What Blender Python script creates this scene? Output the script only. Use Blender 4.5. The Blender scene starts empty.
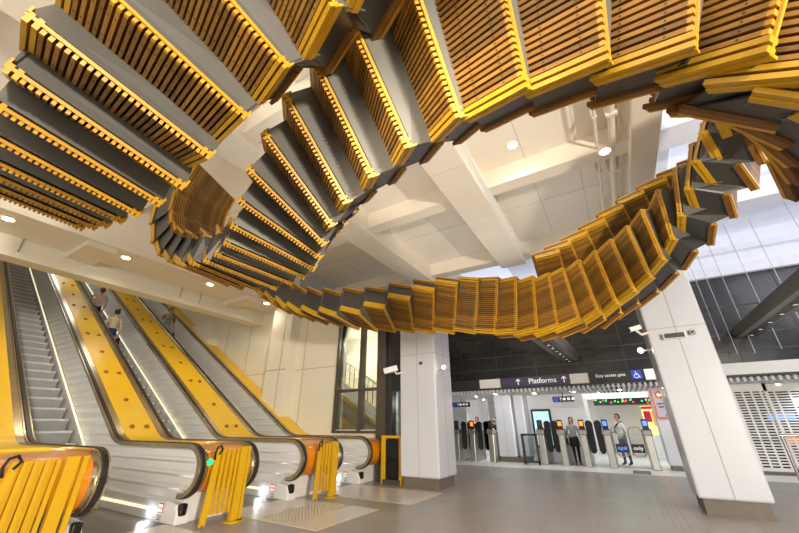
import bpy, bmesh, math, random
from math import sin, cos, pi, sqrt, atan2, radians, tan
from mathutils import Vector, Matrix, Euler
random.seed(7)
scene = bpy.context.scene
COL = scene.collection

# ------------------------------------------------------------------ materials
MATS = {}
def lin(c):
    return tuple((x/12.92 if x <= .04045 else ((x+.055)/1.055)**2.4) for x in c)
def mat(name, srgb, rough=.5, metal=0., var=.06, nscale=4., bump=0., bscale=30., emit=0., ecol=None, stretch=(1,1,1), island=0., trans=0., spec=.5, coat=0.):
    m = bpy.data.materials.new(name); m.use_nodes = True
    nt = m.node_tree; N = nt.nodes; L = nt.links
    b = N['Principled BSDF']
    c = lin(srgb)
    b.inputs['Roughness'].default_value = rough; b.inputs['Metallic'].default_value = metal
    b.inputs['Specular IOR Level'].default_value = spec
    if coat: b.inputs['Coat Weight'].default_value = coat
    tc = N.new('ShaderNodeTexCoord'); mp = N.new('ShaderNodeMapping'); mp.inputs['Scale'].default_value = stretch
    L.new(tc.outputs['Object'], mp.inputs['Vector'])
    nz = N.new('ShaderNodeTexNoise'); nz.inputs['Scale'].default_value = nscale; nz.inputs['Detail'].default_value = 4
    L.new(mp.outputs['Vector'], nz.inputs['Vector'])
    mx = N.new('ShaderNodeMix'); mx.data_type = 'RGBA'
    mx.inputs['A'].default_value = (*[max(0, x*(1-var*1.6)) for x in c], 1)
    mx.inputs['B'].default_value = (*[min(1, x*(1+var*1.6)) for x in c], 1)
    L.new(nz.outputs['Fac'], mx.inputs['Factor'])
    out = mx.outputs['Result']
    if island:
        g = N.new('ShaderNodeNewGeometry'); hs = N.new('ShaderNodeHueSaturation')
        mr = N.new('ShaderNodeMapRange'); mr.inputs['To Min'].default_value = 1-island; mr.inputs['To Max'].default_value = 1+island
        L.new(g.outputs['Random Per Island'], mr.inputs['Value']); L.new(mr.outputs['Result'], hs.inputs['Value'])
        L.new(out, hs.inputs['Color']); out = hs.outputs['Color']
    L.new(out, b.inputs['Base Color'])
    if bump:
        n2 = N.new('ShaderNodeTexNoise'); n2.inputs['Scale'].default_value = bscale; n2.inputs['Detail'].default_value = 3
        L.new(mp.outputs['Vector'], n2.inputs['Vector'])
        bp = N.new('ShaderNodeBump'); bp.inputs['Strength'].default_value = bump; bp.inputs['Distance'].default_value = .02
        L.new(n2.outputs['Fac'], bp.inputs['Height']); L.new(bp.outputs['Normal'], b.inputs['Normal'])
    if emit:
        b.inputs['Emission Color'].default_value = (*lin(ecol or srgb), 1); b.inputs['Emission Strength'].default_value = emit
    if trans:
        b.inputs['Transmission Weight'].default_value = trans; b.inputs['IOR'].default_value = 1.1
    MATS[name] = m
    return m

mat('timber', (.53,.37,.12), .5, var=.2, nscale=5, stretch=(8,1,8), island=.4, bump=.2, bscale=25)
mat('timber_end', (.46,.30,.09), .6, var=.3, nscale=6)
mat('timber_gap_shade', (.10,.06,.03), .7, var=.3, nscale=6)  # near-black backing board: shade between the slats put into its colour
mat('gold', (.76,.56,.15), .42, var=.14, nscale=14, island=.14)
mat('yellow_end', (.74,.565,.07), .45, var=.16, nscale=10, island=.08)
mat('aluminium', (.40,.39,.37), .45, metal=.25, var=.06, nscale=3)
mat('aluminium_shaded', (.29,.285,.28), .42, metal=.4, var=.12, nscale=2.5)  # darker copy of the aluminium, shade on the side sheets painted in
mat('wall', (.91,.89,.82), .5, var=.03, nscale=1.2)
mat('joint_pale', (.79,.765,.72), .7)
mat('joint', (.60,.575,.54), .8)
mat('ceiling', (.92,.89,.84), .55, var=.03, nscale=.8)
mat('beam', (.91,.87,.81), .5, var=.04, nscale=1.5)
mat('cool_white_glow', (.88,.89,.94), .5, var=.02, nscale=.6, emit=.22, ecol=(.9,.92,.97))  # slight emission added to the cool-lit ceiling, beams and bulkhead
mat('lightbox', (.92,.93,.97), .4, var=.02, emit=.62, ecol=(.86,.89,1.))
mat('column', (.80,.81,.845), .28, var=.02, nscale=1, coat=.2)
mat('plinth', (.42,.38,.345), .5, var=.2, nscale=12)
mat('steel', (.70,.68,.65), .26, metal=.9, var=.1, nscale=3, stretch=(1,1,8))
mat('steel_pale', (.84,.84,.84), .32, metal=.4, var=.05)
mat('steel_dark', (.42,.40,.385), .35, metal=.7, var=.12, nscale=4)
mat('trim_steel', (.80,.74,.62), .24, metal=.9, var=.12, nscale=5)
mat('rubber', (.17,.15,.135), .35, var=.2)
mat('black', (.06,.06,.065), .45, var=.2)
mat('deck_yellow', (.99,.79,.11), .42, var=.05, nscale=3, coat=.08)
mat('deck_orange', (.93,.57,.06), .32, var=.12, nscale=3, coat=.4)
mat('stud', (.60,.36,.10), .4, metal=.4)
mat('barrier', (.83,.645,.04), .4, var=.06, nscale=5)
mat('step', (.78,.79,.81), .4, metal=.5, var=.08, nscale=8)
mat('step_riser', (.62,.63,.65), .45, metal=.4, var=.1, nscale=8)
mat('brush_glow', (.96,.93,.78), .5, emit=.9, ecol=(1,.95,.8))  # glow added so the brush strip brightens the balustrade panels
mat('white', (.92,.92,.91), .4, var=.02)
mat('red', (.80,.12,.10), .5)
mat('led', (1,1,1), .3, emit=6., ecol=(.93,.96,1.))
mat('lamp_warm', (1,1,1), .3, emit=26., ecol=(1,.93,.8))
mat('green', (.1,.9,.4), .3, emit=3., ecol=(.1,1,.5))
mat('bronze', (.36,.335,.30), .4, metal=.3, var=.1)
mat('charcoal', (.20,.20,.205), .45, var=.15)
mat('gloss_dark', (.145,.145,.15), .24, var=.35, nscale=1.5, stretch=(1,1,5), coat=.2)
mat('gate_steel', (.70,.69,.67), .32, metal=.7, var=.08)
mat('orange_screen', (1,.5,.15), .4, emit=2.2, ecol=(1,.45,.12))
mat('blue_screen', (.3,.5,1), .4, emit=1.2, ecol=(.35,.55,1))
mat('sign_purple', (.27,.23,.36), .45, var=.04)
mat('sign_black', (.085,.085,.10), .45, var=.05)
mat('sign_white', (.95,.95,.95), .5, emit=.4)
mat('blue', (.12,.27,.78), .45, emit=.25)
mat('panel_white', (.86,.84,.81), .5, var=.02, emit=.12)
mat('conc_wall', (.92,.92,.93), .5, var=.02, emit=.1)
mat('slat', (.78,.78,.78), .5, var=.04, emit=.1)  # slight emission stands in for light falling on the slats
mat('slat_gap', (.05,.05,.05), .8)
mat('poster_lilac', (.73,.71,.77), .5, var=.04)
mat('orange', (.88,.40,.14), .5)
mat('ink', (.22,.20,.25), .6)
mat('advert', (.62,.83,.92), .4, var=.45, nscale=6, emit=.9, ecol=(.72,.87,.95))
mat('skylight', (.90,.96,.95), .4, var=.1, nscale=3, emit=1.2, ecol=(.86,.95,.93))
mat('skin', (.80,.60,.48), .5); mat('hair_brown', (.25,.14,.09), .5, var=.3); mat('hair_dark', (.12,.09,.08), .5, var=.3)
mat('hair_red', (.36,.18,.10), .5, var=.3)
mat('shoe_brown', (.55,.25,.13), .5); mat('shoe_dark', (.13,.13,.15), .5)
mat('grey_cloth', (.58,.57,.58), .8, var=.1); mat('black_cloth', (.10,.095,.10), .8, var=.2); mat('white_cloth', (.90,.90,.92), .8, var=.04)
mat('jeans', (.20,.27,.43), .8, var=.2, nscale=20); mat('light_jeans', (.66,.70,.77), .8, var=.1, nscale=20)
mat('beige_cloth', (.76,.69,.55), .8, var=.1); mat('pink_cloth', (.80,.70,.66), .8, var=.1); mat('navy_cloth', (.14,.17,.30), .8, var=.1)
mat('maroon_cloth', (.42,.17,.17), .8); mat('tights', (.20,.15,.14), .7)
mat('floor_light', (.83,.80,.75), .22, var=.05, nscale=3)
mat('tactile', (.70,.66,.58), .4)
mat('shop_a', (.95,.55,.15), .5, emit=.9, ecol=(1,.55,.15)); mat('shop_b', (.75,.15,.25), .5, emit=.4); mat('shop_c', (.98,.88,.55), .5, emit=1., ecol=(1,.9,.6))
mat('light_red', (1,.2,.15), .4, emit=4., ecol=(1,.2,.12)); mat('light_green', (.2,.9,.4), .4, emit=3., ecol=(.15,.9,.4))
mat('cable', (.75,.76,.80), .4, metal=.3)
mat('fixture', (.50,.47,.43), .4, metal=.4, var=.1)

# glass (thin, slightly reflective, with a light tint)
def glass(name, tint, alpha):
    m = bpy.data.materials.new(name); m.use_nodes = True; nt = m.node_tree; nt.nodes.clear()
    o = nt.nodes.new('ShaderNodeOutputMaterial'); mx = nt.nodes.new('ShaderNodeMixShader')
    t = nt.nodes.new('ShaderNodeBsdfTransparent'); g = nt.nodes.new('ShaderNodeBsdfGlossy'); fr = nt.nodes.new('ShaderNodeFresnel')
    t.inputs['Color'].default_value = (*tint, 1); g.inputs['Roughness'].default_value = .04
    ad = nt.nodes.new('ShaderNodeMath'); ad.operation = 'ADD'; ad.inputs[1].default_value = alpha; ad.use_clamp = True
    nt.links.new(fr.outputs[0], ad.inputs[0]); nt.links.new(ad.outputs[0], mx.inputs[0])
    nt.links.new(t.outputs[0], mx.inputs[1]); nt.links.new(g.outputs[0], mx.inputs[2]); nt.links.new(mx.outputs[0], o.inputs[0])
    MATS[name] = m
glass('glass', (.88,.92,.90), .04)

def brick_mat(name, c1, c2, mortar, w, h, msize, rough, offset=.5, rot=0., coat=0.):
    m = bpy.data.materials.new(name); m.use_nodes = True; nt = m.node_tree; N = nt.nodes; L = nt.links; b = N['Principled BSDF']
    tc = N.new('ShaderNodeTexCoord'); mp = N.new('ShaderNodeMapping'); mp.inputs['Rotation'].default_value = (0,0,rot)
    bt = N.new('ShaderNodeTexBrick'); bt.offset = offset
    bt.inputs['Color1'].default_value = (*lin(c1),1); bt.inputs['Color2'].default_value = (*lin(c2),1); bt.inputs['Mortar'].default_value = (*lin(mortar),1)
    bt.inputs['Scale'].default_value = 1; bt.inputs['Mortar Size'].default_value = msize; bt.inputs['Brick Width'].default_value = w; bt.inputs['Row Height'].default_value = h
    L.new(tc.outputs['Object'], mp.inputs[0]); L.new(mp.outputs[0], bt.inputs['Vector'])
    nz = N.new('ShaderNodeTexNoise'); nz.inputs['Scale'].default_value = 1.3; nz.inputs['Detail'].default_value = 6; L.new(tc.outputs['Object'], nz.inputs['Vector'])
    mx = N.new('ShaderNodeMix'); mx.data_type = 'RGBA'; mx.blend_type = 'MULTIPLY'; mx.inputs['Factor'].default_value = .35
    L.new(bt.outputs['Color'], mx.inputs['A']); L.new(nz.outputs['Color'], mx.inputs['B'])
    hs = N.new('ShaderNodeHueSaturation'); hs.inputs['Saturation'].default_value = .75; hs.inputs['Value'].default_value = 1.12
    L.new(mx.outputs['Result'], hs.inputs['Color']); L.new(hs.outputs['Color'], b.inputs['Base Color'])
    mr = N.new('ShaderNodeMapRange'); mr.inputs['To Min'].default_value = rough-.06; mr.inputs['To Max'].default_value = rough+.12
    L.new(nz.outputs['Fac'], mr.inputs['Value']); L.new(mr.outputs['Result'], b.inputs['Roughness'])
    MATS[name] = m
brick_mat('floor', (.66,.62,.565), (.63,.59,.535), (.51,.48,.44), 1.2, .6, .006, .30)
brick_mat('floor_conc', (.92,.91,.89), (.90,.89,.87), (.80,.79,.77), 1.2, .6, .006, .28)

# polished stainless with horizontal ripple bumps added to imitate reflected light streaks
def streak_ripple_mat():
    m = bpy.data.materials.new('balustrade'); m.use_nodes = True; nt = m.node_tree; N = nt.nodes; L = nt.links; b = N['Principled BSDF']
    b.inputs['Base Color'].default_value = (*lin((.95,.95,.95)),1); b.inputs['Metallic'].default_value = .35; b.inputs['Roughness'].default_value = .3
    tc = N.new('ShaderNodeTexCoord'); mp = N.new('ShaderNodeMapping'); mp.inputs['Scale'].default_value = (.12,.12,1.)
    w = N.new('ShaderNodeTexWave'); w.bands_direction = 'Z'; w.inputs['Scale'].default_value = 1.9; w.inputs['Distortion'].default_value = .9; w.inputs['Detail'].default_value = 1.; w.inputs['Detail Scale'].default_value = .6
    L.new(tc.outputs['Object'], mp.inputs[0]); L.new(mp.outputs[0], w.inputs['Vector'])
    bp = N.new('ShaderNodeBump'); bp.inputs['Strength'].default_value = .6; bp.inputs['Distance'].default_value = .05
    rp = N.new('ShaderNodeMapRange'); rp.interpolation_type = 'SMOOTHSTEP'; rp.inputs['From Min'].default_value = .55; rp.inputs['From Max'].default_value = 1.; L.new(w.outputs['Fac'], rp.inputs['Value']); L.new(rp.outputs['Result'], bp.inputs['Height']); L.new(bp.outputs['Normal'], b.inputs['Normal'])
    MATS['balustrade'] = m
streak_ripple_mat()

# ------------------------------------------------------------------ mesh builder
class MB:
    def __init__(s): s.v = []; s.f = []; s.mi = []; s.cur = 0
    def face(s, idx): s.f.append(tuple(idx)); s.mi.append(s.cur)
    def hexa(s, p):     # 8 points: bottom 0-3 ccw, top 4-7
        o = len(s.v); s.v += [tuple(q) for q in p]
        for q in ((3,2,1,0),(4,5,6,7),(0,1,5,4),(1,2,6,5),(2,3,7,6),(3,0,4,7)): s.face([o+i for i in q])
    def box(s, x0,x1,y0,y1,z0,z1):
        s.hexa([(x0,y0,z0),(x1,y0,z0),(x1,y1,z0),(x0,y1,z0),(x0,y0,z1),(x1,y0,z1),(x1,y1,z1),(x0,y1,z1)])
    def quad(s, a,b,c,d):
        o = len(s.v); s.v += [tuple(a),tuple(b),tuple(c),tuple(d)]; s.face((o,o+1,o+2,o+3))
    def poly(s, pts):
        o = len(s.v); s.v += [tuple(p) for p in pts]; s.face(range(o,o+len(pts)))
    def slab(s, a,b,c,d, n):   # quad with thickness vector n
        n = Vector(n); a,b,c,d = map(Vector,(a,b,c,d)); s.hexa([a,b,c,d,a+n,b+n,c+n,d+n])
    def prism_y(s, pts, y0, y1):   # polygon in xz
        n = len(pts); o = len(s.v)
        s.v += [(x,y0,z) for x,z in pts] + [(x,y1,z) for x,z in pts]
        s.face([o+i for i in range(n)]); s.face([o+n+i for i in reversed(range(n))])
        for i in range(n): j = (i+1)%n; s.face((o+i,o+n+i,o+n+j,o+j))
    def prism_x(s, pts, x0, x1):   # polygon in yz
        n = len(pts); o = len(s.v)
        s.v += [(x0,y,z) for y,z in pts] + [(x1,y,z) for y,z in pts]
        s.face([o+i for i in range(n)]); s.face([o+n+i for i in reversed(range(n))])
        for i in range(n): j = (i+1)%n; s.face((o+i,o+n+i,o+n+j,o+j))
    def prism_z(s, pts, z0, z1):
        n = len(pts); o = len(s.v)
        s.v += [(x,y,z0) for x,y in pts] + [(x,y,z1) for x,y in pts]
        s.face([o+i for i in reversed(range(n))]); s.face([o+n+i for i in range(n)])
        for i in range(n): j = (i+1)%n; s.face((o+i,o+j,o+n+j,o+n+i))
    def tube(s, pts, r, n=8, r2=None, caps=True):
        pts = [Vector(p) for p in pts]; o = len(s.v); m = len(pts)
        prev = None
        for i,p in enumerate(pts):
            t = (pts[min(i+1,m-1)]-pts[max(i-1,0)]).normalized()
            a = prev if prev is not None else (Vector((0,0,1)) if abs(t.z)<.9 else Vector((1,0,0)))
            u = (a - t*a.dot(t)).normalized(); prev = u; w = t.cross(u)
            rr = r if r2 is None else r+(r2-r)*i/(m-1)
            for k in range(n):
                an = 2*pi*k/n; s.v.append(tuple(p+u*cos(an)*rr+w*sin(an)*rr))
        for i in range(m-1):
            for k in range(n):
                k2 = (k+1)%n; s.face((o+i*n+k,o+i*n+k2,o+(i+1)*n+k2,o+(i+1)*n+k))
        if caps:
            s.face([o+k for k in reversed(range(n))]); s.face([o+(m-1)*n+k for k in range(n)])
    def disc(s, c, nrm, r, n=16, th=.01):
        c = Vector(c); nrm = Vector(nrm).normalized(); s.tube([c, c+nrm*th], r, n)
    def sweep(s, path, y0, y1, t, closed_ends=True, bevel=0):   # path (x,z,nx,nz): band from path inwards by t
        o = len(s.v); m = len(path)
        for x,z,nx,nz in path:
            s.v += [(x,y0+bevel,z),(x,y1-bevel,z),(x-nx*bevel,y1,z-nz*bevel),(x-nx*t,y1,z-nz*t),(x-nx*t,y0,z-nz*t),(x-nx*bevel,y0,z-nz*bevel)]
        for i in range(m-1):
            for k in range(6):
                k2 = (k+1)%6; s.face((o+i*6+k,o+i*6+k2,o+(i+1)*6+k2,o+(i+1)*6+k))
        s.face([o+k for k in range(6)]); s.face([o+(m-1)*6+k for k in reversed(range(6))])
    def mesh(s, name, mats, smooth=False):
        me = bpy.data.meshes.new(name); me.from_pydata(s.v, [], s.f)
        for m in (mats if isinstance(mats,(list,tuple)) else [mats]): me.materials.append(MATS[m] if isinstance(m,str) else m)
        for p,i in zip(me.polygons, s.mi): p.material_index = i; p.use_smooth = smooth
        bm = bmesh.new(); bm.from_mesh(me); bmesh.ops.recalc_face_normals(bm, faces=bm.faces); bm.to_mesh(me); bm.free()
        me.update()
        return me
    def build(s, name, mats, parent=None, smooth=False, bevel=0.):
        o = bpy.data.objects.new(name, s.mesh(name, mats, smooth)); COL.objects.link(o)
        if bevel:
            b = o.modifiers.new('bevel','BEVEL'); b.width = bevel; b.segments = 2; b.limit_method = 'ANGLE'
        if smooth:
            try: o.data.set_sharp_from_angle(angle=radians(40))
            except Exception: pass
        if parent is not None: par(o, parent)
        return o
WORLD = {}
def wm(o):
    return WORLD.get(o.name, Matrix.Identity(4))
def par(o, parent):
    o.parent = parent; o.matrix_parent_inverse = wm(parent).inverted()
def tag(o, label=None, cat=None, group=None, kind=None):
    if label: o['label'] = label
    if cat: o['category'] = cat
    if group: o['group'] = group
    if kind: o['kind'] = kind
    return o
def empty(name, label, cat, loc=(0,0,0), group=None):
    o = bpy.data.objects.new(name, None); COL.objects.link(o); o.empty_display_size = .1
    o.location = loc; WORLD[o.name] = Matrix.Translation(loc)
    return tag(o, label, cat, group)
def struct(mb, name, mats, smooth=False, bevel=0.):
    return tag(mb.build(name, mats, None, smooth, bevel), kind='structure')
def dup(root, loc, label=None, rz=None):
    r = root.copy(); COL.objects.link(r); r.location = loc
    if rz is not None: r.rotation_euler = (0,0,rz)
    if label: r['label'] = label
    def rec(a, b):
        for ch in list(a.children):
            c = ch.copy(); COL.objects.link(c); c.parent = b; c.matrix_parent_inverse = ch.matrix_parent_inverse.copy()
            rec(ch, c)
    rec(root, r)
    return r
def text(body, size, parent, matname, loc, rot, name='lettering', align='CENTER', ext=.004):
    cu = bpy.data.curves.new(name,'FONT'); cu.body = body; cu.size = size; cu.align_x = align; cu.align_y = 'CENTER'; cu.extrude = ext
    cu.materials.append(MATS[matname])
    t_ = bpy.data.objects.new('text_curve', cu); COL.objects.link(t_)
    dg = bpy.context.evaluated_depsgraph_get(); dg.update()
    me = bpy.data.meshes.new_from_object(t_.evaluated_get(dg)); bpy.data.objects.remove(t_); me.name = name
    me.transform(Matrix.Translation(loc) @ Euler(rot).to_matrix().to_4x4())
    o = bpy.data.objects.new(name, me); COL.objects.link(o)
    if parent is not None: par(o, parent)
    return o

# ------------------------------------------------------------------ camera
F, AZ, PT, RO = 341.2288, -0.539022, 0.435883, -0.0028
fw = Vector((sin(AZ)*cos(PT), cos(AZ)*cos(PT), sin(PT))); rt = Vector((cos(AZ), -sin(AZ), 0)); up = rt.cross(fw)
r2 = rt*cos(RO)+up*sin(RO); u2 = -rt*sin(RO)+up*cos(RO)
cam = bpy.data.cameras.new('camera'); co = bpy.data.objects.new('camera', cam); COL.objects.link(co)
cam.sensor_width = 36; cam.lens = F*36/799; cam.clip_start = .05
mw = Matrix(((r2.x,u2.x,-fw.x,0),(r2.y,u2.y,-fw.y,0),(r2.z,u2.z,-fw.z,1.2),(0,0,0,1)))
co.matrix_world = mw; scene.camera = co
BANDS = {
 'A': [(-4.751,-0.035,3.268,-4.732,1.015,3.214),(-4.361,-0.024,3.167,-4.355,1.03,3.111),(-3.978,-0.023,3.079,-3.992,1.028,3.019),(-3.599,-0.023,3.007,-3.629,1.019,2.952),(-3.213,-0.037,2.982,-3.26,1.01,2.895),(-2.843,-0.034,2.983,-2.881,1.004,2.872),(-2.501,-0.06,3.021,-2.504,0.985,2.88),(-2.185,-0.107,3.144,-2.125,0.945,2.966),(-1.883,-0.107,3.373,-1.737,0.917,3.107),(-1.53,-0.063,3.685,-1.315,0.859,3.249),(-1.092,0.026,4.002,-0.873,0.775,3.344),(-0.654,0.087,4.222,-0.495,0.697,3.388),(-0.227,0.157,4.351,-0.17,0.645,3.421)],
 'B': [(-6.19,2.097,5.164,-6.469,3.101,5.047),(-6.182,2.028,4.716,-6.38,3.059,4.648),(-6.107,2.035,4.288,-6.247,3.078,4.264),(-5.944,2.1,3.915,-6.045,3.142,3.915),(-5.694,2.146,3.658,-5.748,3.194,3.632),(-5.377,2.17,3.487,-5.366,3.219,3.423),(-5.026,2.173,3.358,-4.929,3.215,3.27),(-4.659,2.157,3.266,-4.471,3.178,3.144),(-4.29,2.134,3.193,-3.987,3.137,3.051),(-3.933,2.069,3.161,-3.542,3.03,3.004),(-3.588,1.96,3.17,-3.142,2.885,2.956),(-3.252,1.81,3.222,-2.788,2.696,2.915),(-2.913,1.632,3.329,-2.485,2.478,2.892),(-2.573,1.459,3.467,-2.229,2.257,2.888),(-2.215,1.323,3.621,-1.963,2.07,2.923),(-1.845,1.216,3.753,-1.66,1.906,2.973),(-1.447,1.127,3.825,-1.285,1.763,3.003),(-1.015,1.014,3.835,-0.874,1.625,2.997),(-0.515,0.926,3.815,-0.454,1.536,2.953),(-0.012,0.925,3.78,-0.045,1.494,2.892),(0.468,0.977,3.735,0.335,1.491,2.831),(0.904,1.068,3.638,0.652,1.541,2.736),(1.276,1.153,3.453,0.862,1.591,2.594),(1.585,1.275,3.221,1.02,1.663,2.424),(1.84,1.497,3.017,1.159,1.834,2.292),(2.045,1.806,2.874,1.272,2.099,2.225),(2.213,2.168,2.795,1.376,2.428,2.215),(2.356,2.557,2.771,1.479,2.79,2.243),(2.47,2.958,2.794,1.568,3.169,2.299),(2.548,3.364,2.858,1.629,3.554,2.389),(2.581,3.77,2.962,1.642,3.941,2.526),(2.571,4.175,3.097,1.609,4.331,2.703)],
 'C': [(-6.356,4.614,3.839,-6.511,5.647,3.732),(-5.986,4.648,3.65,-6.132,5.685,3.583),(-5.618,4.679,3.472,-5.749,5.721,3.446),(-5.229,4.722,3.321,-5.358,5.764,3.323),(-4.809,4.781,3.217,-4.956,5.821,3.218),(-4.359,4.863,3.159,-4.544,5.897,3.132),(-3.874,4.978,3.155,-4.127,5.993,3.064),(-3.388,5.114,3.223,-3.716,6.087,3.009),(-2.925,5.269,3.352,-3.312,6.157,2.952),(-2.491,5.448,3.501,-2.892,6.197,2.885),(-2.098,5.633,3.616,-2.456,6.199,2.808),(-1.737,5.796,3.684,-2.025,6.149,2.738),(-1.409,5.915,3.689,-1.614,6.051,2.673),(-1.094,5.977,3.645,-1.221,5.929,2.609),(-0.801,5.971,3.59,-0.864,5.798,2.558),(-0.532,5.914,3.563,-0.529,5.673,2.539),(-0.296,5.847,3.58,-0.217,5.568,2.57),(-0.042,5.802,3.642,0.052,5.512,2.64),(0.213,5.803,3.745,0.294,5.526,2.737),(0.474,5.839,3.899,0.547,5.569,2.89),(0.741,5.873,4.081,0.78,5.605,3.068),(0.997,5.874,4.305,0.983,5.6,3.293),(1.273,5.83,4.552,1.16,5.558,3.546),(1.546,5.73,4.806,1.31,5.452,3.822),(1.792,5.563,5.032,1.434,5.249,4.094),(1.949,5.36,5.194,1.536,4.968,4.313),(2.058,5.102,5.336,1.623,4.643,4.498),(2.154,4.864,5.409,1.709,4.349,4.609),(2.35,4.667,5.368,1.783,4.092,4.702),(2.572,4.48,5.273,1.846,3.874,4.81)],
 'D': [(-0.523,6.096,3.922,-0.687,6.972,3.369),(-0.327,6.262,4.1,-0.358,7.165,3.566),(-0.114,6.402,4.281,-0.011,7.307,3.761),(0.186,6.507,4.47,0.358,7.399,3.944),(0.518,6.572,4.67,0.733,7.45,4.133),(0.861,6.599,4.864,1.094,7.477,4.335),(1.223,6.599,5.037,1.463,7.489,4.534),(1.593,6.588,5.171,1.838,7.499,4.711),(1.948,6.576,5.27,2.215,7.506,4.864),(2.273,6.569,5.343,2.591,7.509,5.002)],
}
# ------------------------------------------------------------------ suspended ribbon of escalator treads
W_, LEN = 1.05, .41
def tread_meshes():
    hw = W_/2; n = 29; p = W_/n
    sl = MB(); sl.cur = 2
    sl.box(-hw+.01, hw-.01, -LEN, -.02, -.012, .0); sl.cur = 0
    for i in range(2, n-2):
        x = -hw+(i+.5)*p; sl.box(x-.0105, x+.0105, -LEN-.04, -.034, .0, .046)
    sl.cur = 1
    for i in range(2, n-2):
        x = -hw+(i+.5)*p
        for y in (-LEN*.28, -LEN*.74): sl.box(x-.004, x+.004, y-.004, y+.004, .045, .0475)
    no = MB(); no.box(-hw, hw, -.012, 0, -.008, .014)
    for i in range(2, n-2):
        x = -hw+(i+.5)*p; no.box(x-.0105, x+.0105, -.034, -.012, .0, .044)
    es = []
    for s in (-1, 1):
        e = MB()
        for i in ((.05,1.15) if s < 0 else (n-2.15,n-1.05)):
            x = -hw+(i+.5)*p
            e.box(x-.0125, x+.0125, -LEN-.03, -.001, -.022, .047)
        e.box(s*hw-(.012 if s > 0 else 0), s*hw+(0 if s > 0 else .012), -LEN-.03, .0, -.05, .0)
        es.append(e.mesh('end_slats', 'yellow_end'))
    return sl.mesh('slats', ['timber','black','timber_gap_shade']), no.mesh('nosing', 'gold'), es
SL, NO, ES = tread_meshes()
def rear_mesh():
    hw = W_/2; n = 25; p = W_/n; sl = MB()
    sl.box(-hw+.01, hw-.01, -LEN, -.02, -.022, -.004)
    for i in range(1, n-1):
        x = -hw+(i+.5)*p; sl.box(x-.0135, x+.0135, -LEN-.03, -.028, -.004, .03)
    sl.cur = 1; sl.box(-hw, hw, -.016, 0, -.025, .032)
    m = sl.mesh('rear_slats', ['timber','gold']); ee = []
    for s in (-1, 1):
        e = MB(); x = s*(hw-.012); e.box(x-.014, x+.014, -LEN-.03, -.001, -.05, .02); e.cur = 1; e.box(x-.018, x+.018, -LEN-.032, .0, .012, .04)
        ee.append(e.mesh('end_slats', ['timber_end','gold']))
    return m, ee
RS, RE = rear_mesh()
sculpt = empty('suspended_tread_sculpture', 'huge twisting ribbon of old wooden escalator treads with yellow edges hanging under the ceiling', 'sculpture', (-.5, 3.5, 0))
def set_m(o, m, parent):
    par(o, parent); o.matrix_basis = m
def child_same(name, me, parent):
    o = bpy.data.objects.new(name, me); COL.objects.link(o); o.parent = parent; return o
def basis(x, y, p):
    x = x.normalized(); y = (y - x*y.dot(x)).normalized(); z = x.cross(y)
    return Matrix(((x.x,y.x,z.x,p.x),(x.y,y.y,z.y,p.y),(x.z,y.z,z.z,p.z),(0,0,0,1)))
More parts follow.
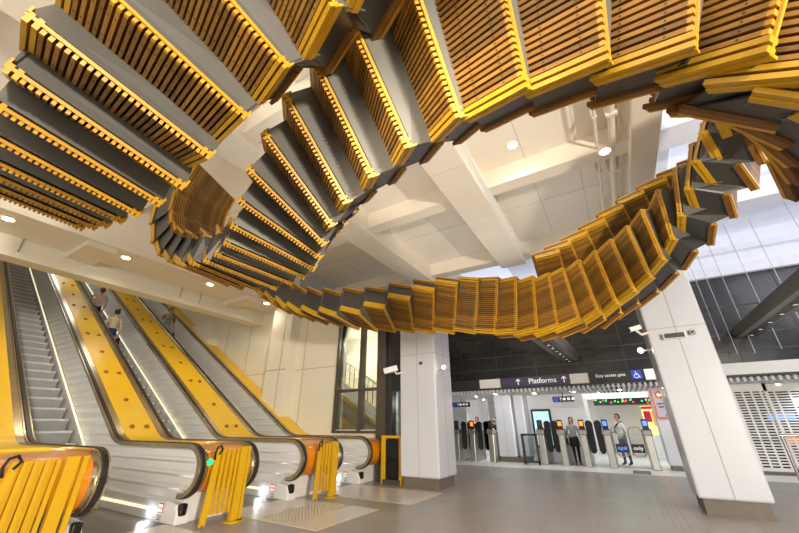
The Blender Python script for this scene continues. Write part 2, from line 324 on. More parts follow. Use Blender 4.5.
for bn, keys in BANDS.items():
    if bn == 'B': keys = keys[:-3]
    if bn == 'D': keys = keys[1:]
    Ls = [Vector(k[:3]) for k in keys]; Rs = [Vector(k[3:]) for k in keys]; n = len(keys)
    mid = [(a+b)/2 for a,b in zip(Ls,Rs)]; fr = []
    for i in range(n):
        t = (mid[min(i+1,n-1)]-mid[max(i-1,0)]).normalized(); w = (Ls[i]-Rs[i]).normalized()
        t = (t - w*t.dot(w)).normalized(); nn = -t.cross(w)
        pl = (mid[i]-mid[i-1]).length if i else (mid[1]-mid[0]).length
        fr_c = {'A':.79,'B':.79 if i < 19 else .95,'C':.96,'D':.93}[bn]
        tc = min(LEN*fr_c, max(.2, pl*(.85 if bn == 'A' else .95))); d = sqrt(LEN**2-tc**2)
        if bn == 'C' and 9 <= i <= 17: q_ = min(1, (i-8)/2, (18-i)/2); d = d*(1-q_)+.06*q_; tc = tc*(1-q_)+.40*q_
        if bn == 'B' and i <= 8: q_ = min(1, (9-i)/3); d = d*(1-q_)+.09*q_; tc = tc*(1-q_)+.40*q_
        d = min(d, .29)
        fr.append((t, w, nn, tc, d))
    V = []
    for i in range(n):
        t,w,nn,tc,d = fr[i]; c = mid[i] - t*tc + nn*d
        V.append((c + w*W_/2, c - w*W_/2))
    TT = []
    for i in range(n):
        T_ = .42 if bn != 'D' else .10
        if bn == 'C': T_ = .42-.25*max(0, min(1, (i-6)/4, (20-i)/3))
        TT.append(T_)
    for i in range(n):
        t,w,nn,tc,d = fr[i]; y = (t*tc - nn*d)
        o = bpy.data.objects.new('timber_tread', SL); COL.objects.link(o); set_m(o, basis(-w, y, mid[i]), sculpt)
        child_same('nosing', NO, o)
        for e in ES: child_same('end_slats', e, o)
        o = bpy.data.objects.new('rear_tread', RS); COL.objects.link(o); set_m(o, basis(w, y, mid[i]+nn*TT[i]), sculpt)
        for e in RE: child_same('end_slats', e, o)
        if i < n-1:
            a = MB(); v = V[i+1]; off = fr[i][2]*.03
            k = .01
            ex = fr[i+1][2]*(.10 if bn != 'D' else .02)+fr[i+1][0]*.05
            a.slab(Ls[i]+off-w*k, Rs[i]+off+w*k, v[1]+fr[i+1][1]*k+ex, v[0]-fr[i+1][1]*k+ex, fr[i][0]*-.012)
            a.build('riser_panel', 'aluminium', sculpt)
    # sides (one folded sheet along each edge) and backing
    for s, E_ in ((1, Ls), (-1, Rs)):
        sh = MB(); q = .018
        for i in range(n):
            t,w,nn,tc,d = fr[i]; c = mid[i]+w*s*(W_/2-q); vv = V[i][0 if s > 0 else 1]-w*s*q
            th = w*(-s)*.012
            sh.slab(vv+nn*.03, c+nn*.03, c+nn*(TT[i]-.03), vv+nn*(TT[i]-.03), th)
            if i < n-1:
                t2,w2,n2,_,_ = fr[i+1]; v2 = V[i+1][0 if s > 0 else 1]-w2*s*q
                sh.slab(c+nn*.03, v2+n2*.03, v2+n2*(TT[i+1]-.03), c+nn*(TT[i]-.03), th)
        sh.build('side_sheet', 'aluminium_shaded', sculpt)
    bk = MB(); q = .03
    for i in range(n-1):
        t,w,nn,tc,d = fr[i]; t2,w2,n2,_,_ = fr[i+1]
        bk.slab(Ls[i]+nn*(TT[i]-.04)-w*q, Rs[i]+nn*(TT[i]-.04)+w*q, V[i+1][1]+n2*(TT[i+1]-.04)+w2*q, V[i+1][0]+n2*(TT[i+1]-.04)-w2*q, nn*.01)
    bk.build('backing_sheet', 'aluminium_shaded', sculpt)

# ------------------------------------------------------------------ hall shell
m = MB(); m.box(-30, 30, -25, 12.35, -.12, 0); struct(m, 'floor', 'floor')
m = MB(); m.box(-30, 30, 12.35, 32, -.12, .0); struct(m, 'floor_concourse', 'floor_conc')
# pale landing zones in front of the escalators (let into the floor)
for (x0,x1,y0,y1) in ((-8,-3.65,2.25,3.2),(-8,-3.62,4.0,5.4),(-5.6,-3.35,5.95,7.2)):
    m = MB(); m.box(x0,x1,y0,y1,-.02,.004); struct(m, 'trim_landing', 'floor_light')
CZ, BZ = 6.5, 5.92
m = MB(); m.box(-9.3, 1.7, -14, 10.3, CZ, CZ+.1); struct(m, 'ceiling', 'ceiling')
m = MB()   # panel joints of the ceiling
for x in (-7.4, -3.5, -.6, .4): m.box(x-.008, x+.008, -14, 10.3, CZ-.004, CZ+.01)
for y in (2.5, 4.4, 8.2): m.box(-9.3, 1.7, y-.008, y+.008, CZ-.004, CZ+.01)
struct(m, 'trim_ceiling_joint', 'joint_pale')
for (x0,x1) in ((-5.55,-4.8),(-2.37,-1.58),(1.22,1.68)):
    m = MB(); m.box(x0,x1,-14,10.6,BZ-.02,CZ+.05); struct(m, 'trim_beam', 'beam', bevel=.02)
    if x0 > -3 and x0 < 0:
        m = MB(); m.box(x1, x1+.1, -14, 10.6, BZ+.12, BZ+.2); struct(m, 'trim_beam_ledge', 'white')
        m = MB()
        for y in (1.2, 3.2, 5.2, 7.2, 9.2): m.box(x0-.002, x1+.002, y-.006, y+.006, BZ-.024, BZ)
        struct(m, 'trim_beam_joint', 'joint_pale')
for (y0,y1) in ((-9,-8.7),(-5.2,-4.9),(-1.3,-1.0),(2.5,2.8),(6.37,6.72),(10.2,10.6)):
    m = MB(); m.box(-9.3, 1.7, y0, y1, 6.05, CZ+.05); struct(m, 'trim_cross_beam', 'beam')
# luminous cool zone to the right and beyond the last beam
m = MB(); m.box(1.7, 16, -6, 13, CZ, CZ+.1); struct(m, 'ceiling_bright', 'cool_white_glow')
m = MB(); m.box(-9.3, 1.7, 10.6, 13, CZ, CZ+.1); struct(m, 'ceiling_far', 'cool_white_glow')
for i,(x0,x1,y0,y1) in enumerate(((2.1,4.6,4.6,6.2),(2.1,4.6,7.1,9.6),(5.2,8,4.6,6.2),(5.2,8,7.1,9.6),(2.1,4.6,1.6,3.9),(-4.2,-2.5,10.9,12.8),(-1.5,.8,10.9,12.8))):
    m = MB(); m.box(x0,x1,y0,y1,CZ-.03,CZ-.005); struct(m, 'trim_light_panel', 'lightbox')
for (y0,y1) in ((6.3,6.95),(9.9,10.4)):
    m = MB(); m.box(1.7, 16, y0, y1, 6.0, CZ+.05); struct(m, 'trim_bright_beam', 'cool_white_glow')
# far wall: dark glossy band, white bulkhead above
m = MB(); m.box(-9.5, 16, 13.0, 13.2, 2.72, 5.2); struct(m, 'wall_far', 'gloss_dark')
m = MB()
for i in range(18): x = -9+i*1.35; m.box(x-.012, x+.012, 12.992, 13.0, 2.72, 5.2)
for z in (3.05, 3.5, 4.3): m.box(-9.5, 16, 12.985, 13.0, z-.018, z+.018)
struct(m, 'trim_far_wall', 'charcoal')
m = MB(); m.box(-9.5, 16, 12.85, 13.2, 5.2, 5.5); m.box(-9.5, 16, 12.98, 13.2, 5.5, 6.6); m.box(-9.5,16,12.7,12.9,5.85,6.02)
struct(m, 'wall_bulkhead', 'cool_white_glow')
# left: lower soffit over the escalators with its down-stand beam
m = MB(); m.box(-10.62, -9.3, -14, 7.95, 5.0, 5.1); struct(m, 'ceiling_soffit', 'ceiling')
m = MB(); m.box(-9.36, -9.28, -14, 7.95, 4.98, CZ+.1); struct(m, 'trim_soffit_edge', 'beam')
m = MB(); m.box(-11.0, -10.62, -14, 7.95, 4.58, 5.2); m.box(-11.0, -10.55, -14, 7.95, 4.52, 4.66); struct(m, 'trim_downstand', 'wall')
m = MB()
for y in (-1.2, 1.4, 4.9, 5.5): m.box(-10.625, -10.6, y-.008, y+.008, 4.66, 5.0)
struct(m, 'trim_downstand_joint', 'joint')
for y in (.2, 2.15, 6.3):
    m = MB(); m.box(-10.62, -9.36, y, y+.55, 4.86, 5.05); struct(m, 'trim_soffit_beam', 'beam')
m = MB(); m.quad((-11,-8,4.7),(-11,7.95,4.7),(-25,7.95,12.8),(-25,-8,12.8)); struct(m, 'ceiling_shaft', 'ceiling')
m = MB(); m.box(-25.2, -25, -8, 8, 0, 13); struct(m, 'wall_back', 'wall')
# left wall beside the escalators
m = MB(); m.box(-25, -9.28, 7.95, 8.25, 0, 9.5); m.box(-9.28, -6.85, 7.95, 8.25, 0, 4.9); m.box(-6.85, -5.33, 7.95, 8.25, 0, 1.1); m.box(-6.85,-3.46,7.95,8.25,4.15,4.7)
struct(m, 'wall_left', 'wall')
for (x0,x1) in ((-14.7,-13.25),(-9.6,-8.66)):
    m = MB(); m.box(x0,x1,7.58,7.96,0,5.0 if x0<-11 else 4.9); struct(m, 'trim_pilaster', 'wall', bevel=.01)
m = MB()
for x in (-16.5,-12.6,-11.2,-8.3): m.box(x-.007,x+.007,7.944,7.952,0,4.8)
for x in (-8.95,): m.box(x-.007,x+.007,7.572,7.582,1.1,4.8)
for z in (2.8,): m.box(-25,-6.85,7.944,7.952,z-.007,z+.007)
m.box(-9.6,-8.66,7.572,7.582,2.79,2.81)
struct(m, 'trim_wall_joint', 'joint')
# glazed stair window and lift doorway in dark bronze frames
w = MB(); 
for (x0,x1) in ((-6.86,-6.80),(-6.02,-5.96),(-5.42,-5.14)): w.box(x0,x1,7.86,8.1,1.02 if x0<-5.5 else 0,4.2)
for z in (1.02, 2.06, 4.1): w.box(-6.88,-5.3,7.87,8.09,z,z+.06)
fr_ = struct(w, 'window_1', 'bronze')
g = MB(); g.box(-6.8,-5.4,7.96,7.98,1.1,4.15); g.build('pane', 'glass', fr_)
w = MB(); w.box(-5.13,-4.42,7.93,8.1,2.1,4.15); w.box(-5.13,-5.0,7.95,8.1,0,2.1); w.box(-5.02,-4.95,7.9,8.1,0,2.1); w.box(-4.52,-4.42,7.9,8.1,0,2.1); w.box(-5.02,-4.42,7.88,8.1,2.0,2.12)
dr = struct(w, 'door_1', 'charcoal')
g = MB(); g.box(-4.95,-4.52,7.98,8.0,0,2.0); g.build('pane', 'glass', dr)
g = MB(); g.box(-4.76,-4.71,7.95,8.02,0,2.0); g.box(-4.95,-4.52,7.95,8.02,.0,.95); g.build('door_leaf', 'bronze', dr)
m = MB(); m.box(-5.0,-4.45,9.2,9.3,0,4.5); m.box(-5.06,-5.0,8.1,9.3,0,4.5); struct(m, 'wall_lift', 'conc_wall')
# stairwell behind the glass
m = MB(); m.box(-9.5,-5.06,10.4,10.5,0,4.2); m.box(-9.5,-9.4,8.25,10.5,0,4.2); m.box(-5.1,-5.0,8.25,10.5,0,4.2); struct(m, 'wall_stairwell', 'wall')
st = empty('staircase', 'pale staircase with dark balusters rising behind the tall glass window', 'staircase', (-7.2,9,0))
a = MB(); sl_ = [(-5.2,.0),(-5.2,.5),(-9.3,3.05),(-9.3,2.3)]
sl_ = [(-5.15,.75),(-5.15,1.1),(-9.3,3.7),(-9.3,3.3)]
a.prism_y(sl_, 8.75, 8.85); a.build('stringer', 'panel_white', st)
a = MB()
for i in range(16): x = -5.25-i*.26; z = .95+i*.163; a.box(x-.26,x,8.85,10.3,z-.02,z+.16)
a.build('steps', 'beam', st)
for i in range(22):
    b_ = MB(); x = -5.3-i*.18; z = 1.1+(-5.15-x)*.627; b_.tube([(x,8.8,z),(x,8.8,z+.62)],.012,6); b_.build('baluster','charcoal',st)
a = MB(); a.tube([(-5.2,8.8,1.78),(-9.2,8.8,4.29)],.03,8); a.build('handrail','beam',st, True)
tag(st)

m = MB(); m.box(-9.5,-3.46,8.2,10.5,4.2,4.3); struct(m,'ceiling_lobby','ceiling')
for (x,y,z,e_) in ((-6.45,8.9,3.6,60),(-7.9,9.6,3.4,40),(-4.72,8.75,1.75,14)):
    l = bpy.data.lights.new('interior_light','POINT'); l.energy = e_; l.shadow_soft_size = .035; l.color = (1,.95,.86)  # one stairwell lamp; the others added to brighten stairwell and lift
    o = bpy.data.objects.new('interior_light', l); COL.objects.link(o); o.location = (x,y,z)
# ------------------------------------------------------------------ columns
def column(name, label, x0,x1,y0,y1, top):
    c = empty(name, label, 'column', ((x0+x1)/2,(y0+y1)/2,0))
    a = MB(); a.box(x0,x1,y0,y1,.2,top); a.build('cladding','column',c,bevel=.035)
    a = MB(); a.box(x0+.05,x1-.05,y0+.05,y1-.05,0,.2); a.build('plinth','plinth',c)
    a = MB(); xm = (x0+x1)/2; ym = (y0+y1)/2
    a.box(xm-.004,xm+.004,y0-.003,y0+.01,.2,top-.02); a.box(x1-.01,x1+.003,ym-.004,ym+.004,.2,top-.02); a.box(x0-.003,x0+.01,ym-.004,ym+.004,.2,top-.02)
    for z in (2.75,): a.box(x0-.003,x1+.003,y0-.003,y1+.003,z-.004,z+.004)
    a.build('panel_joint','joint',c)
    return c
column('column', 'square white clad column standing right of the escalators and yellow mesh barrier', -4.4,-3.46,7.36,8.28, 4.2)
column('column', 'large white clad column on the right in front of the roller shutter', .70,1.55,7.5,8.35, 4.2)

# ------------------------------------------------------------------ ceiling services
def downlight(x,y,z,label,power,warm=True,group=None,r=.085):
    d = empty('downlight', label, 'ceiling light', (x,y,z), group)
    a = MB(); a.tube([(x,y,z-.012),(x,y,z+.01)], r*1.35, 20); a.build('trim_ring','white',d)
    a = MB(); a.tube([(x,y,z-.02),(x,y,z-.012)], r, 20); a.build('lamp','lamp_warm',d)
    l = bpy.data.lights.new('downlight_beam','SPOT'); l.energy = power; l.spot_size = radians(150); l.spot_blend = .7; l.shadow_soft_size = .12
    l.color = (1,.86,.66) if warm else (.85,.9,1)
    o = bpy.data.objects.new('downlight_beam', l); COL.objects.link(o); o.location = (x,y,z-.06); par(o, d)
downlight(-.74,5.83,CZ,'bright round downlight in the middle ceiling bay, left of the conduits',60)
downlight(.824,6.37,6.0,'bright round downlight beside the ceiling conduits',14)
downlight(-5.19,10.15,BZ+.3,'bright round downlight just above the ribbon near the far beam',60)
downlight(-9.72,3.02,5.0,'bright round downlight in the left soffit above the yellow decks',50)
downlight(-9.75,.95,5.0,'dim round downlight at the far left end of the soffit',40)
downlight(-9.6,5.15,5.0,'round downlight in the soffit below the curl of the ribbon',40)
downlight(-9.6,7.2,5.0,'round downlight in the soffit beside the cream wall',40)

def pipe(x, z, r, label, name='ceiling_pipe'):
    p = MB(); p.tube([(x,-3,z),(x,11.9,z)], r, 10)
    for y in (1.5,3.5,5.5,7.2,9,10.8): p.box(x-r*1.5,x+r*1.5,y-.03,y+.03,z-r*1.3,CZ)
    return tag(p.build(name,'beam',None,True), label, 'pipe')
pipe(.72,6.12,.025,'thin conduit, leftmost of the ceiling pipes','ceiling_conduit')
pipe(.97,6.1,.06,'thickest pale pipe running along the ceiling')
pipe(1.10,6.15,.022,'thin dark-shadowed conduit, nearest to the white light panels','ceiling_conduit')
# light beams reaching to the dark wall
def light_beam(pts, label):
    a,b = Vector(pts[0]), Vector(pts[1]); t = (b-a).normalized(); s = t.cross(Vector((0,0,1))).normalized()
    root = empty('linear_light', label, 'light', tuple(b))
    m = MB(); hw,h = .34,.2
    m.hexa([a-s*hw*.7,a+s*hw*.7,b+s*hw*.7,b-s*hw*.7,a-s*hw+Vector((0,0,h)),a+s*hw+Vector((0,0,h)),b+s*hw+Vector((0,0,h)),b-s*hw+Vector((0,0,h))]); m.build('housing','fixture',root)
    n = 7
    m = MB(); m.hexa([a-s*.1-Vector((0,0,.004)),a+s*.1-Vector((0,0,.004)),b+s*.1-Vector((0,0,.004)),b-s*.1-Vector((0,0,.004)),a-s*.1,a+s*.1,b+s*.1,b-s*.1]); m.build('channel','charcoal',root)
    for i in range(n):
        c = b+(a-b)*(i+.5)/n*.8 - Vector((0,0,.03))
        q = MB(); q.tube([c,c+Vector((0,0,.03))],.055,12); q.build('spotlight','steel',root)
        q = MB(); q.tube([c-Vector((0,0,.004)),c],.035,12); q.build('spotlight_lens','sign_white',root)
light_beam([(3.42,6.4,3.38),(3.42,12.95,3.38)], 'long grey light trough running to the dark wall, right of the big column')
light_beam([(-1.32,8.6,3.12),(-1.1,12.95,3.12)], 'grey light trough below the ribbon, above the platforms sign')
for i,(x,y) in enumerate(((3.0,12.6),(3.35,12.6),(3.75,12.2),(4.3,12.2),(4.8,11.4),(2.75,12.6))):
    c = MB(); c.tube([(x,y,CZ),(x,y,2.9 if i<3 else 3.3)],.009,6)
    tag(c.build('hanging_cable','cable'), 'thin vertical steel cable hanging in front of the dark wall right of the column', 'cable', 'hanging cables right of the big column')
# ------------------------------------------------------------------ escalators
BX, HZ, SL30 = -7.8, .96, 1/sqrt(3)
XE = -24.5
def rail_path():
    p = []; cx, cz, r = -5.5, .63, .35
    for i in range(15):
        a = radians(-95 + i*185/14); p.append((cx+r*cos(a)*1.08, cz+r*sin(a), cos(a), sin(a)))
    p.append((-6.4, cz+r, 0, 1))
    R = 1.1; th = radians(30); tl = R*tan(th/2)
    c0x = BX+tl; c0z = cz+r+R   # concave: centre above
    for i in range(9):
        a = th*i/8; p.append((c0x-R*sin(a), c0z-R*cos(a), sin(a)*1.0, cos(a)))
    xe = XE; ze = HZ+.02+(BX-xe)*SL30
    p.append((xe, ze, sin(th), cos(th)))
    return p
RP = rail_path()
def off(path, d): return [(x-nx*d, z-nz*d, nx, nz) for x,z,nx,nz in path]
def nose(x): return max(0, (BX+.0-x)*SL30)
def balustrade(e, y, side):
    # inner panel; side=-1 faces -y
    y0,y1 = (y-.02,y+.02)
    up_ = off(RP, .075); pts = [(x,z) for x,z,_,_ in up_]
    low = [(XE, nose(XE)+.16), (BX-.35, nose(BX-.35)+.17), (BX+.25,.24), (-6.0,.23), (-5.7,.25)]
    m = MB(); m.prism_y(pts+low, y0, y1); m.build('balustrade_panel','balustrade',e)
    m = MB(); m.sweep(off(RP,.014), y-.055, y+.055, .06); m.build('handrail_guide','trim_steel',e)
    m = MB(); m.sweep(RP, y-.036, y+.036, .026, bevel=.010); m.build('handrail','rubber',e)
    ys = y+side*.045
    m = MB(); m.prism_y([(-5.42,0),(-5.42,.24),(-6.0,.235),(BX+.25,.25),(BX-.35,nose(BX-.35)+.18),(XE,nose(XE)+.17),(XE,nose(XE)-.35),(BX-.3,0)], min(ys,y+side*.0), max(ys,y)); m.build('skirt_panel','steel_pale',e)
    m = MB()
    yb = ys+side*.02
    m.prism_y([(-6.2,.115),(-6.2,.145),(BX+.1,.145),(XE,nose(XE)+.10),(XE,nose(XE)+.065),(BX+.1,.11)], min(ys,yb), max(ys,yb)); m.build('skirt_brush','brush_glow',e)
STEPN = 44
def step_mesh(y0,y1):
    m = MB(); m.box(-.42,0,y0,y1,-.035,0)
    m.cur = 1; pts = [(-.005,-.035),(-.03,-.235),(-.05,-.235),(-.05,-.035)]
    m.prism_y(pts, y0, y1)
    m.cur = 0
    n = 24; w = (y1-y0)/n
    for i in range(n): m.box(-.42,-.004,y0+(i+.25)*w,y0+(i+.72)*w,0,.008)
    return m.mesh('step',['step','step_riser'])
def escalator(label, yl, yr):
    e = empty('escalator', label, 'escalator', (-6,(yl+yr)/2,0))
    balustrade(e, yr, -1); balustrade(e, yl, 1)
    y0,y1 = yl+.08, yr-.08
    sm = step_mesh(y0,y1)
    for i in range(STEPN):
        x = BX+.02-i*.385; z = .004+max(0,(i)*.385*SL30)
        o = bpy.data.objects.new('step', sm); COL.objects.link(o); o.location = (x,0,z)
        o.parent = e; o.matrix_parent_inverse = wm(e).inverted()
    m = MB(); m.box(BX+.02,-5.6,y0-.05,y1+.05,-.01,.006); m.build('landing_plate','steel_dark',e)
    m = MB()
    for i in range(22): yy = y0+(i+.5)*(y1-y0)/22; m.box(BX-.05,BX+.2,yy-.012,yy+.012,.0,.014)
    m.build('comb_plate','deck_yellow',e)
    return e
def newel_base(e, y, side, lab=True):
    ya,yb = (y-.075,y+.12) if side < 0 else (y-.12,y+.075)
    m = MB(); m.prism_y([(-5.95,0),(-5.95,.23),(-5.64,.25),(-5.46,.22),(-5.40,.12),(-5.40,0)], ya, yb); m.build('newel_base','white',e,bevel=.015)
    m = MB(); m.box(-5.46,-5.37,y-.05,y+.05,.10,.24); m.build('handrail_inlet','black',e,bevel=.02)
    yf = ya-.003
    if side < 0:
        m = MB(); m.box(-5.86,-5.74,yf-.002,yf+.002,.11,.225); s = m.build('warning_sticker','red',e)
        m = MB(); 
        for k in range(2): 
            for j in range(2): m.box(-5.85+k*.055,-5.805+k*.055,yf-.004,yf-.001,.12+j*.052,.16+j*.052)
        m.build('sticker_pictogram','sign_white',s)
        m = MB()
        for j in range(3): m.box(-5.85,-5.75,yf-.002,yf+.001,.03+j*.024,.037+j*.024)
        m.build('sticker_print','ink',e)
        m = MB(); m.tube([(-6.12,y-.05,.075),(-6.12,y-.062,.075)],.045,14); m.build('skirt_lamp','led',e)
        l = bpy.data.lights.new('skirt_beam','POINT'); l.energy = 1.6; l.shadow_soft_size=.04; l.color=(.9,.95,1)
        o = bpy.data.objects.new('skirt_beam', l); COL.objects.link(o); o.location=(-6.1,y-.14,.09); par(o,e)
U = [(1.12,2.12),(3.28,4.17),(5.22,6.26),(7.32,7.92)]
e1 = escalator('leftmost escalator with empty grey steps in full view', U[0][1], U[1][0])
e2 = escalator('middle escalator carrying two riders seen from behind', U[1][1], U[2][0])
e3 = escalator('right escalator carrying one rider, nearest to the cream wall', U[2][1], U[3][0])
for e,k in ((e1,1),(e2,2),(e3,3)): newel_base(e, U[k][0], -1)
for e,k in ((e1,0),(e2,1),(e3,2)): newel_base(e, U[k][1], 1)
DL = ['yellow escalator deck at the left edge, behind the nearest folded barrier','yellow studded deck between the empty escalator and the middle escalator','yellow studded deck between the middle and right escalators','narrow yellow deck between the right escalator and the cream wall']
for k,(ya,yb) in enumerate(U):
    d = empty('escalator_deck', DL[k], 'escalator deck', (-6,(ya+yb)/2,0), 'yellow decks between the escalators')
    a,b = ya+.05, yb-.05 if k < 3 else yb
    inc = [q for q in off(RP,.03) if q[0] < -6.3]; flat = [q for q in off(RP,.03) if q[0] >= -6.41]
    ti = .11
    m = MB(); m.sweep(off(inc,0), a, a+ti, .05); m.build('edge_trim','trim_steel',d)
    if k < 3: m = MB(); m.sweep(off(inc,0), b-ti, b, .05); m.build('edge_trim','trim_steel',d)
    m = MB(); m.sweep(off(inc,-.006), a+ti, b-(ti if k < 3 else 0), .055); m.build('deck_panel','deck_yellow',d)
    ends = off(RP,.055); ends = [q for q in ends if q[0] >= -6.45]
    m = MB(); m.sweep(off(ends,0), a+.03, b-.03 if k < 3 else b, .05); m.build('newel_end','deck_orange',d,True)
    for (q0,q1) in (((a,a+.05),) if k == 3 else ((a,a+.05),(b-.05,b))):
        m = MB(); m.sweep(off(ends,-.015), q0, q1, .06); m.build('newel_trim','trim_steel',d,True)
    m = MB(); m.box(-5.95,-5.50,a,b,0,.34); m.build('newel_plinth','white' if k else 'steel_dark',d)
    # body fill under the deck
    m = MB(); m.prism_y([(-5.7,.3),(-5.6,.8),(BX+.02,.8),(XE,nose(XE)+.78),(XE,nose(XE)-.3),(BX,.0),(-5.7,0)], a+.02, b-.02); m.build('side_casing','steel_dark',d)
    if k < 3:
        mid_ = (a+b)/2
        for i in range(9):
            x = -10.22-i*1.03; zz = HZ+(BX-x)*SL30
            for yy in ((mid_-.13,mid_+.13) if i%2 == 0 else (mid_,)):
                s = MB(); c = Vector((x,yy,zz)); nn = Vector((sin(radians(30)),0,cos(radians(30))))
                s.tube([c-nn*.005,c+nn*.03],.048,12,r2=.036); s.build('anti_slide_stud','stud',d,True)
        if k == 1 or k == 2 or k == 0:
            for (x,yy) in ((-9.1,mid_),(-8.2,mid_-.13),(-8.2,mid_+.13)):
                s = MB(); zz = HZ+(BX-x)*SL30; c = Vector((x,yy,zz)); nn = Vector((.5,0,.866)); s.tube([c-nn*.005,c+nn*.03],.048,12,r2=.036); s.build('anti_slide_stud','stud',d,True)
# green go-light on the second newel
g = MB(); g.tube([(-5.16,U[1][0]+.1,.74),(-5.14,U[1][0]+.1,.74)],.035,14); tag(g.build('direction_light','green'),'small green direction light on the front of the second newel','signal light')

# ------------------------------------------------------------------ folding barriers
def barrier(label, y0, y1, n):
    x = -4.97; e = empty('folding_barrier', label, 'barrier', (x,(y0+y1)/2,0), 'yellow folding barriers at the escalator ends')
    w = (y1-y0)
    yb0, yb1 = y0+.16*w, y0+.66*w
    for i in range(n):
        ya = yb0+(yb1-yb0)*i/n; yb = yb0+(yb1-yb0)*(i+1)/n; dx = .02 if i%2 else -.012
        s = MB(); s.box(x+dx-.012,x+dx+.012,ya+.002,yb-.004,.13,.9); s.build('slat','barrier',e)
    s = MB(); s.hexa([(x+.02,y0-.02,.03),(x+.06,y0-.02,.03),(x+.06,y0+.05,.03),(x+.02,y0+.05,.03),(x-.02,y0+.11*w,.9),(x+.02,y0+.11*w,.9),(x+.02,y0+.11*w+.06,.9),(x-.02,y0+.11*w+.06,.9)]); s.build('end_slat','barrier',e)
    s = MB(); s.tube([(x+.04,y0+.01,.0),(x+.04,y0+.01,.05)],.025,10); s.build('castor','steel',e)
    s = MB(); s.box(x-.03,x+.03,yb1+.05*w,yb1+.05*w+.11,0,.92); s.build('post','barrier',e)
    s = MB(); s.tube([(x,yb1+.05*w+.055,0),(x,yb1+.05*w+.055,.015)],.13,16); s.build('foot_plate','barrier',e)
    s = MB(); s.box(x-.02,x+.02,y1-.05,y1,0,.92); s.build('post','barrier',e)
    s = MB(); s.tube([(x,y1-.025,0),(x,y1-.025,.015)],.09,16); s.build('foot_plate','barrier',e)
    pts = [(x+.02,y0+.06*w,.78),(x+.05,y0+.02*w,.86),(x+.05,y0+.05*w,.93),(x+.04,y0+.14*w,.95),(x+.03,y0+.2*w,.9),(x+.03,y0+.14*w,.84)]
    s = MB(); s.tube(pts,.014,8); s.build('strap','black',e,True)
barrier('nearest yellow folding barrier, cropped at the bottom left corner', 1.2,1.86,8)
barrier('yellow folding barrier in front of the second newel, beside the green light', 3.27,3.88,8)
barrier('smallest yellow folding barrier in front of the third newel', 5.32,5.92,7)
e = empty('mesh_barrier','black mesh barrier between two yellow posts left of the white column','barrier',(-4.75,7.6,0))
for y in (7.40,7.83): pass
for (x0,x1) in ((-5.04,-4.93),(-4.56,-4.46)):
    s = MB(); s.box(x0,x1,7.56,7.64,0,.98); s.build('post','barrier',e,bevel=.008)
s = MB(); s.box(-5.04,-4.46,7.57,7.63,.93,.985); s.build('top_rail','barrier',e)
for (z0,z1) in ((.5,.9),(.12,.48)):
    s = MB(); s.box(-4.92,-4.57,7.585,7.61,z0,z1); s.build('mesh_panel','black',e)
s = MB(); s.box(-4.98,-4.52,7.54,7.66,0,.1); s.build('base_plate','steel_dark',e)
# tactile paving
for (x0,y0,nx,ny,label) in ((-4.75,4.12,9,20,'raised-dot tactile paving pad on the pale landing'),):
    t = MB(); t.box(x0-.05,x0+nx*.065,y0-.05,y0+ny*.065,0,.007)
    for i in range(nx):
        for j in range(ny):
            x,y = x0+i*.065,y0+j*.065; t.tube([(x,y,.006),(x,y,.016)],.022,8,r2=.014)
    tag(t.build('tactile_paving','tactile'),label,'tactile paving')
t = MB()
for i in range(7): t.box(-.05+i*.08,-.01+i*.08,5.4,12.3,-.002,.005)
struct(t,'trim_guidance_strip','floor')
t = MB(); t.box(-.1,.32,12.45,13.3,0,.005); struct(t,'trim_floor_plate','steel_dark')
# ------------------------------------------------------------------ ticket gate line
def fas(name, x0,x1, m_, label, z0=2.42, z1=2.72, y=12.9):
    b = MB(); b.box(x0,x1,y,y+.12,z0,z1); o = b.build(name, m_, None)
    return tag(o, label, 'sign' if 'sign' in name else 'panel')
RX = (pi/2,0,0)
def arrow_up(parent, x, z, y, s):
    a = MB(); w = s*.13
    a.prism_y([(x-w/2,z-s/2),(x+w/2,z-s/2),(x+w/2,z+s*.42),(x-w/2,z+s*.42)], y-.006, y)
    for sg in (-1,1):
        a.prism_y([(x,z+s*.5),(x,z+s*.5-w*1.4),(x+sg*s*.36,z+s*.12-w*.7),(x+sg*s*.36,z+s*.12+w*.6)], y-.006, y)
    a.build('arrow','sign_white',parent)
fas('fascia_panel',-4.28,-3.52,'panel_white','blank cream fascia panel left of the platforms sign')
sg = empty('wayfinding_sign','long purple sign reading Platforms between two white up arrows','sign',(-2.4,12.95,2.42))
b = MB(); b.box(-3.5,-1.24,12.88,13.0,2.42,2.72); b.build('sign_board','sign_purple',sg)
text('Platforms',.235,sg,'sign_white',(-2.08,12.872,2.565),RX)
arrow_up(sg,-2.88,2.57,12.878,.2); arrow_up(sg,-1.40,2.57,12.878,.2)
fas('fascia_panel',-1.22,-.68,'panel_white','short blank cream fascia panel between the two wayfinding signs')
sg = empty('access_sign','black sign reading Easy access gate with a blue wheelchair symbol','sign',(.05,12.95,2.42))
b = MB(); b.box(-.66,.8,12.88,13.0,2.42,2.72); b.build('sign_board','sign_black',sg)
text('Easy access gate',.125,sg,'sign_white',(-.06,12.872,2.60),RX)
b = MB(); b.box(.5,.76,12.868,12.88,2.45,2.70); bl = b.build('symbol_tile','blue',sg)
b = MB(); cx,cz,yy = .62,2.535,12.862
b.tube([(cx+.058*cos(a),yy,cz+.058*sin(a)) for a in [radians(110+i*22) for i in range(12)]],.010,6)
b.tube([(cx-.005,yy,cz+.13),(cx-.008,yy,cz+.122)],.022,10)
b.tube([(cx-.005,yy,cz+.10),(cx+.002,yy,cz+.035),(cx+.055,yy,cz+.03),(cx+.075,yy,cz-.04),(cx+.095,yy,cz-.035)],.011,6)
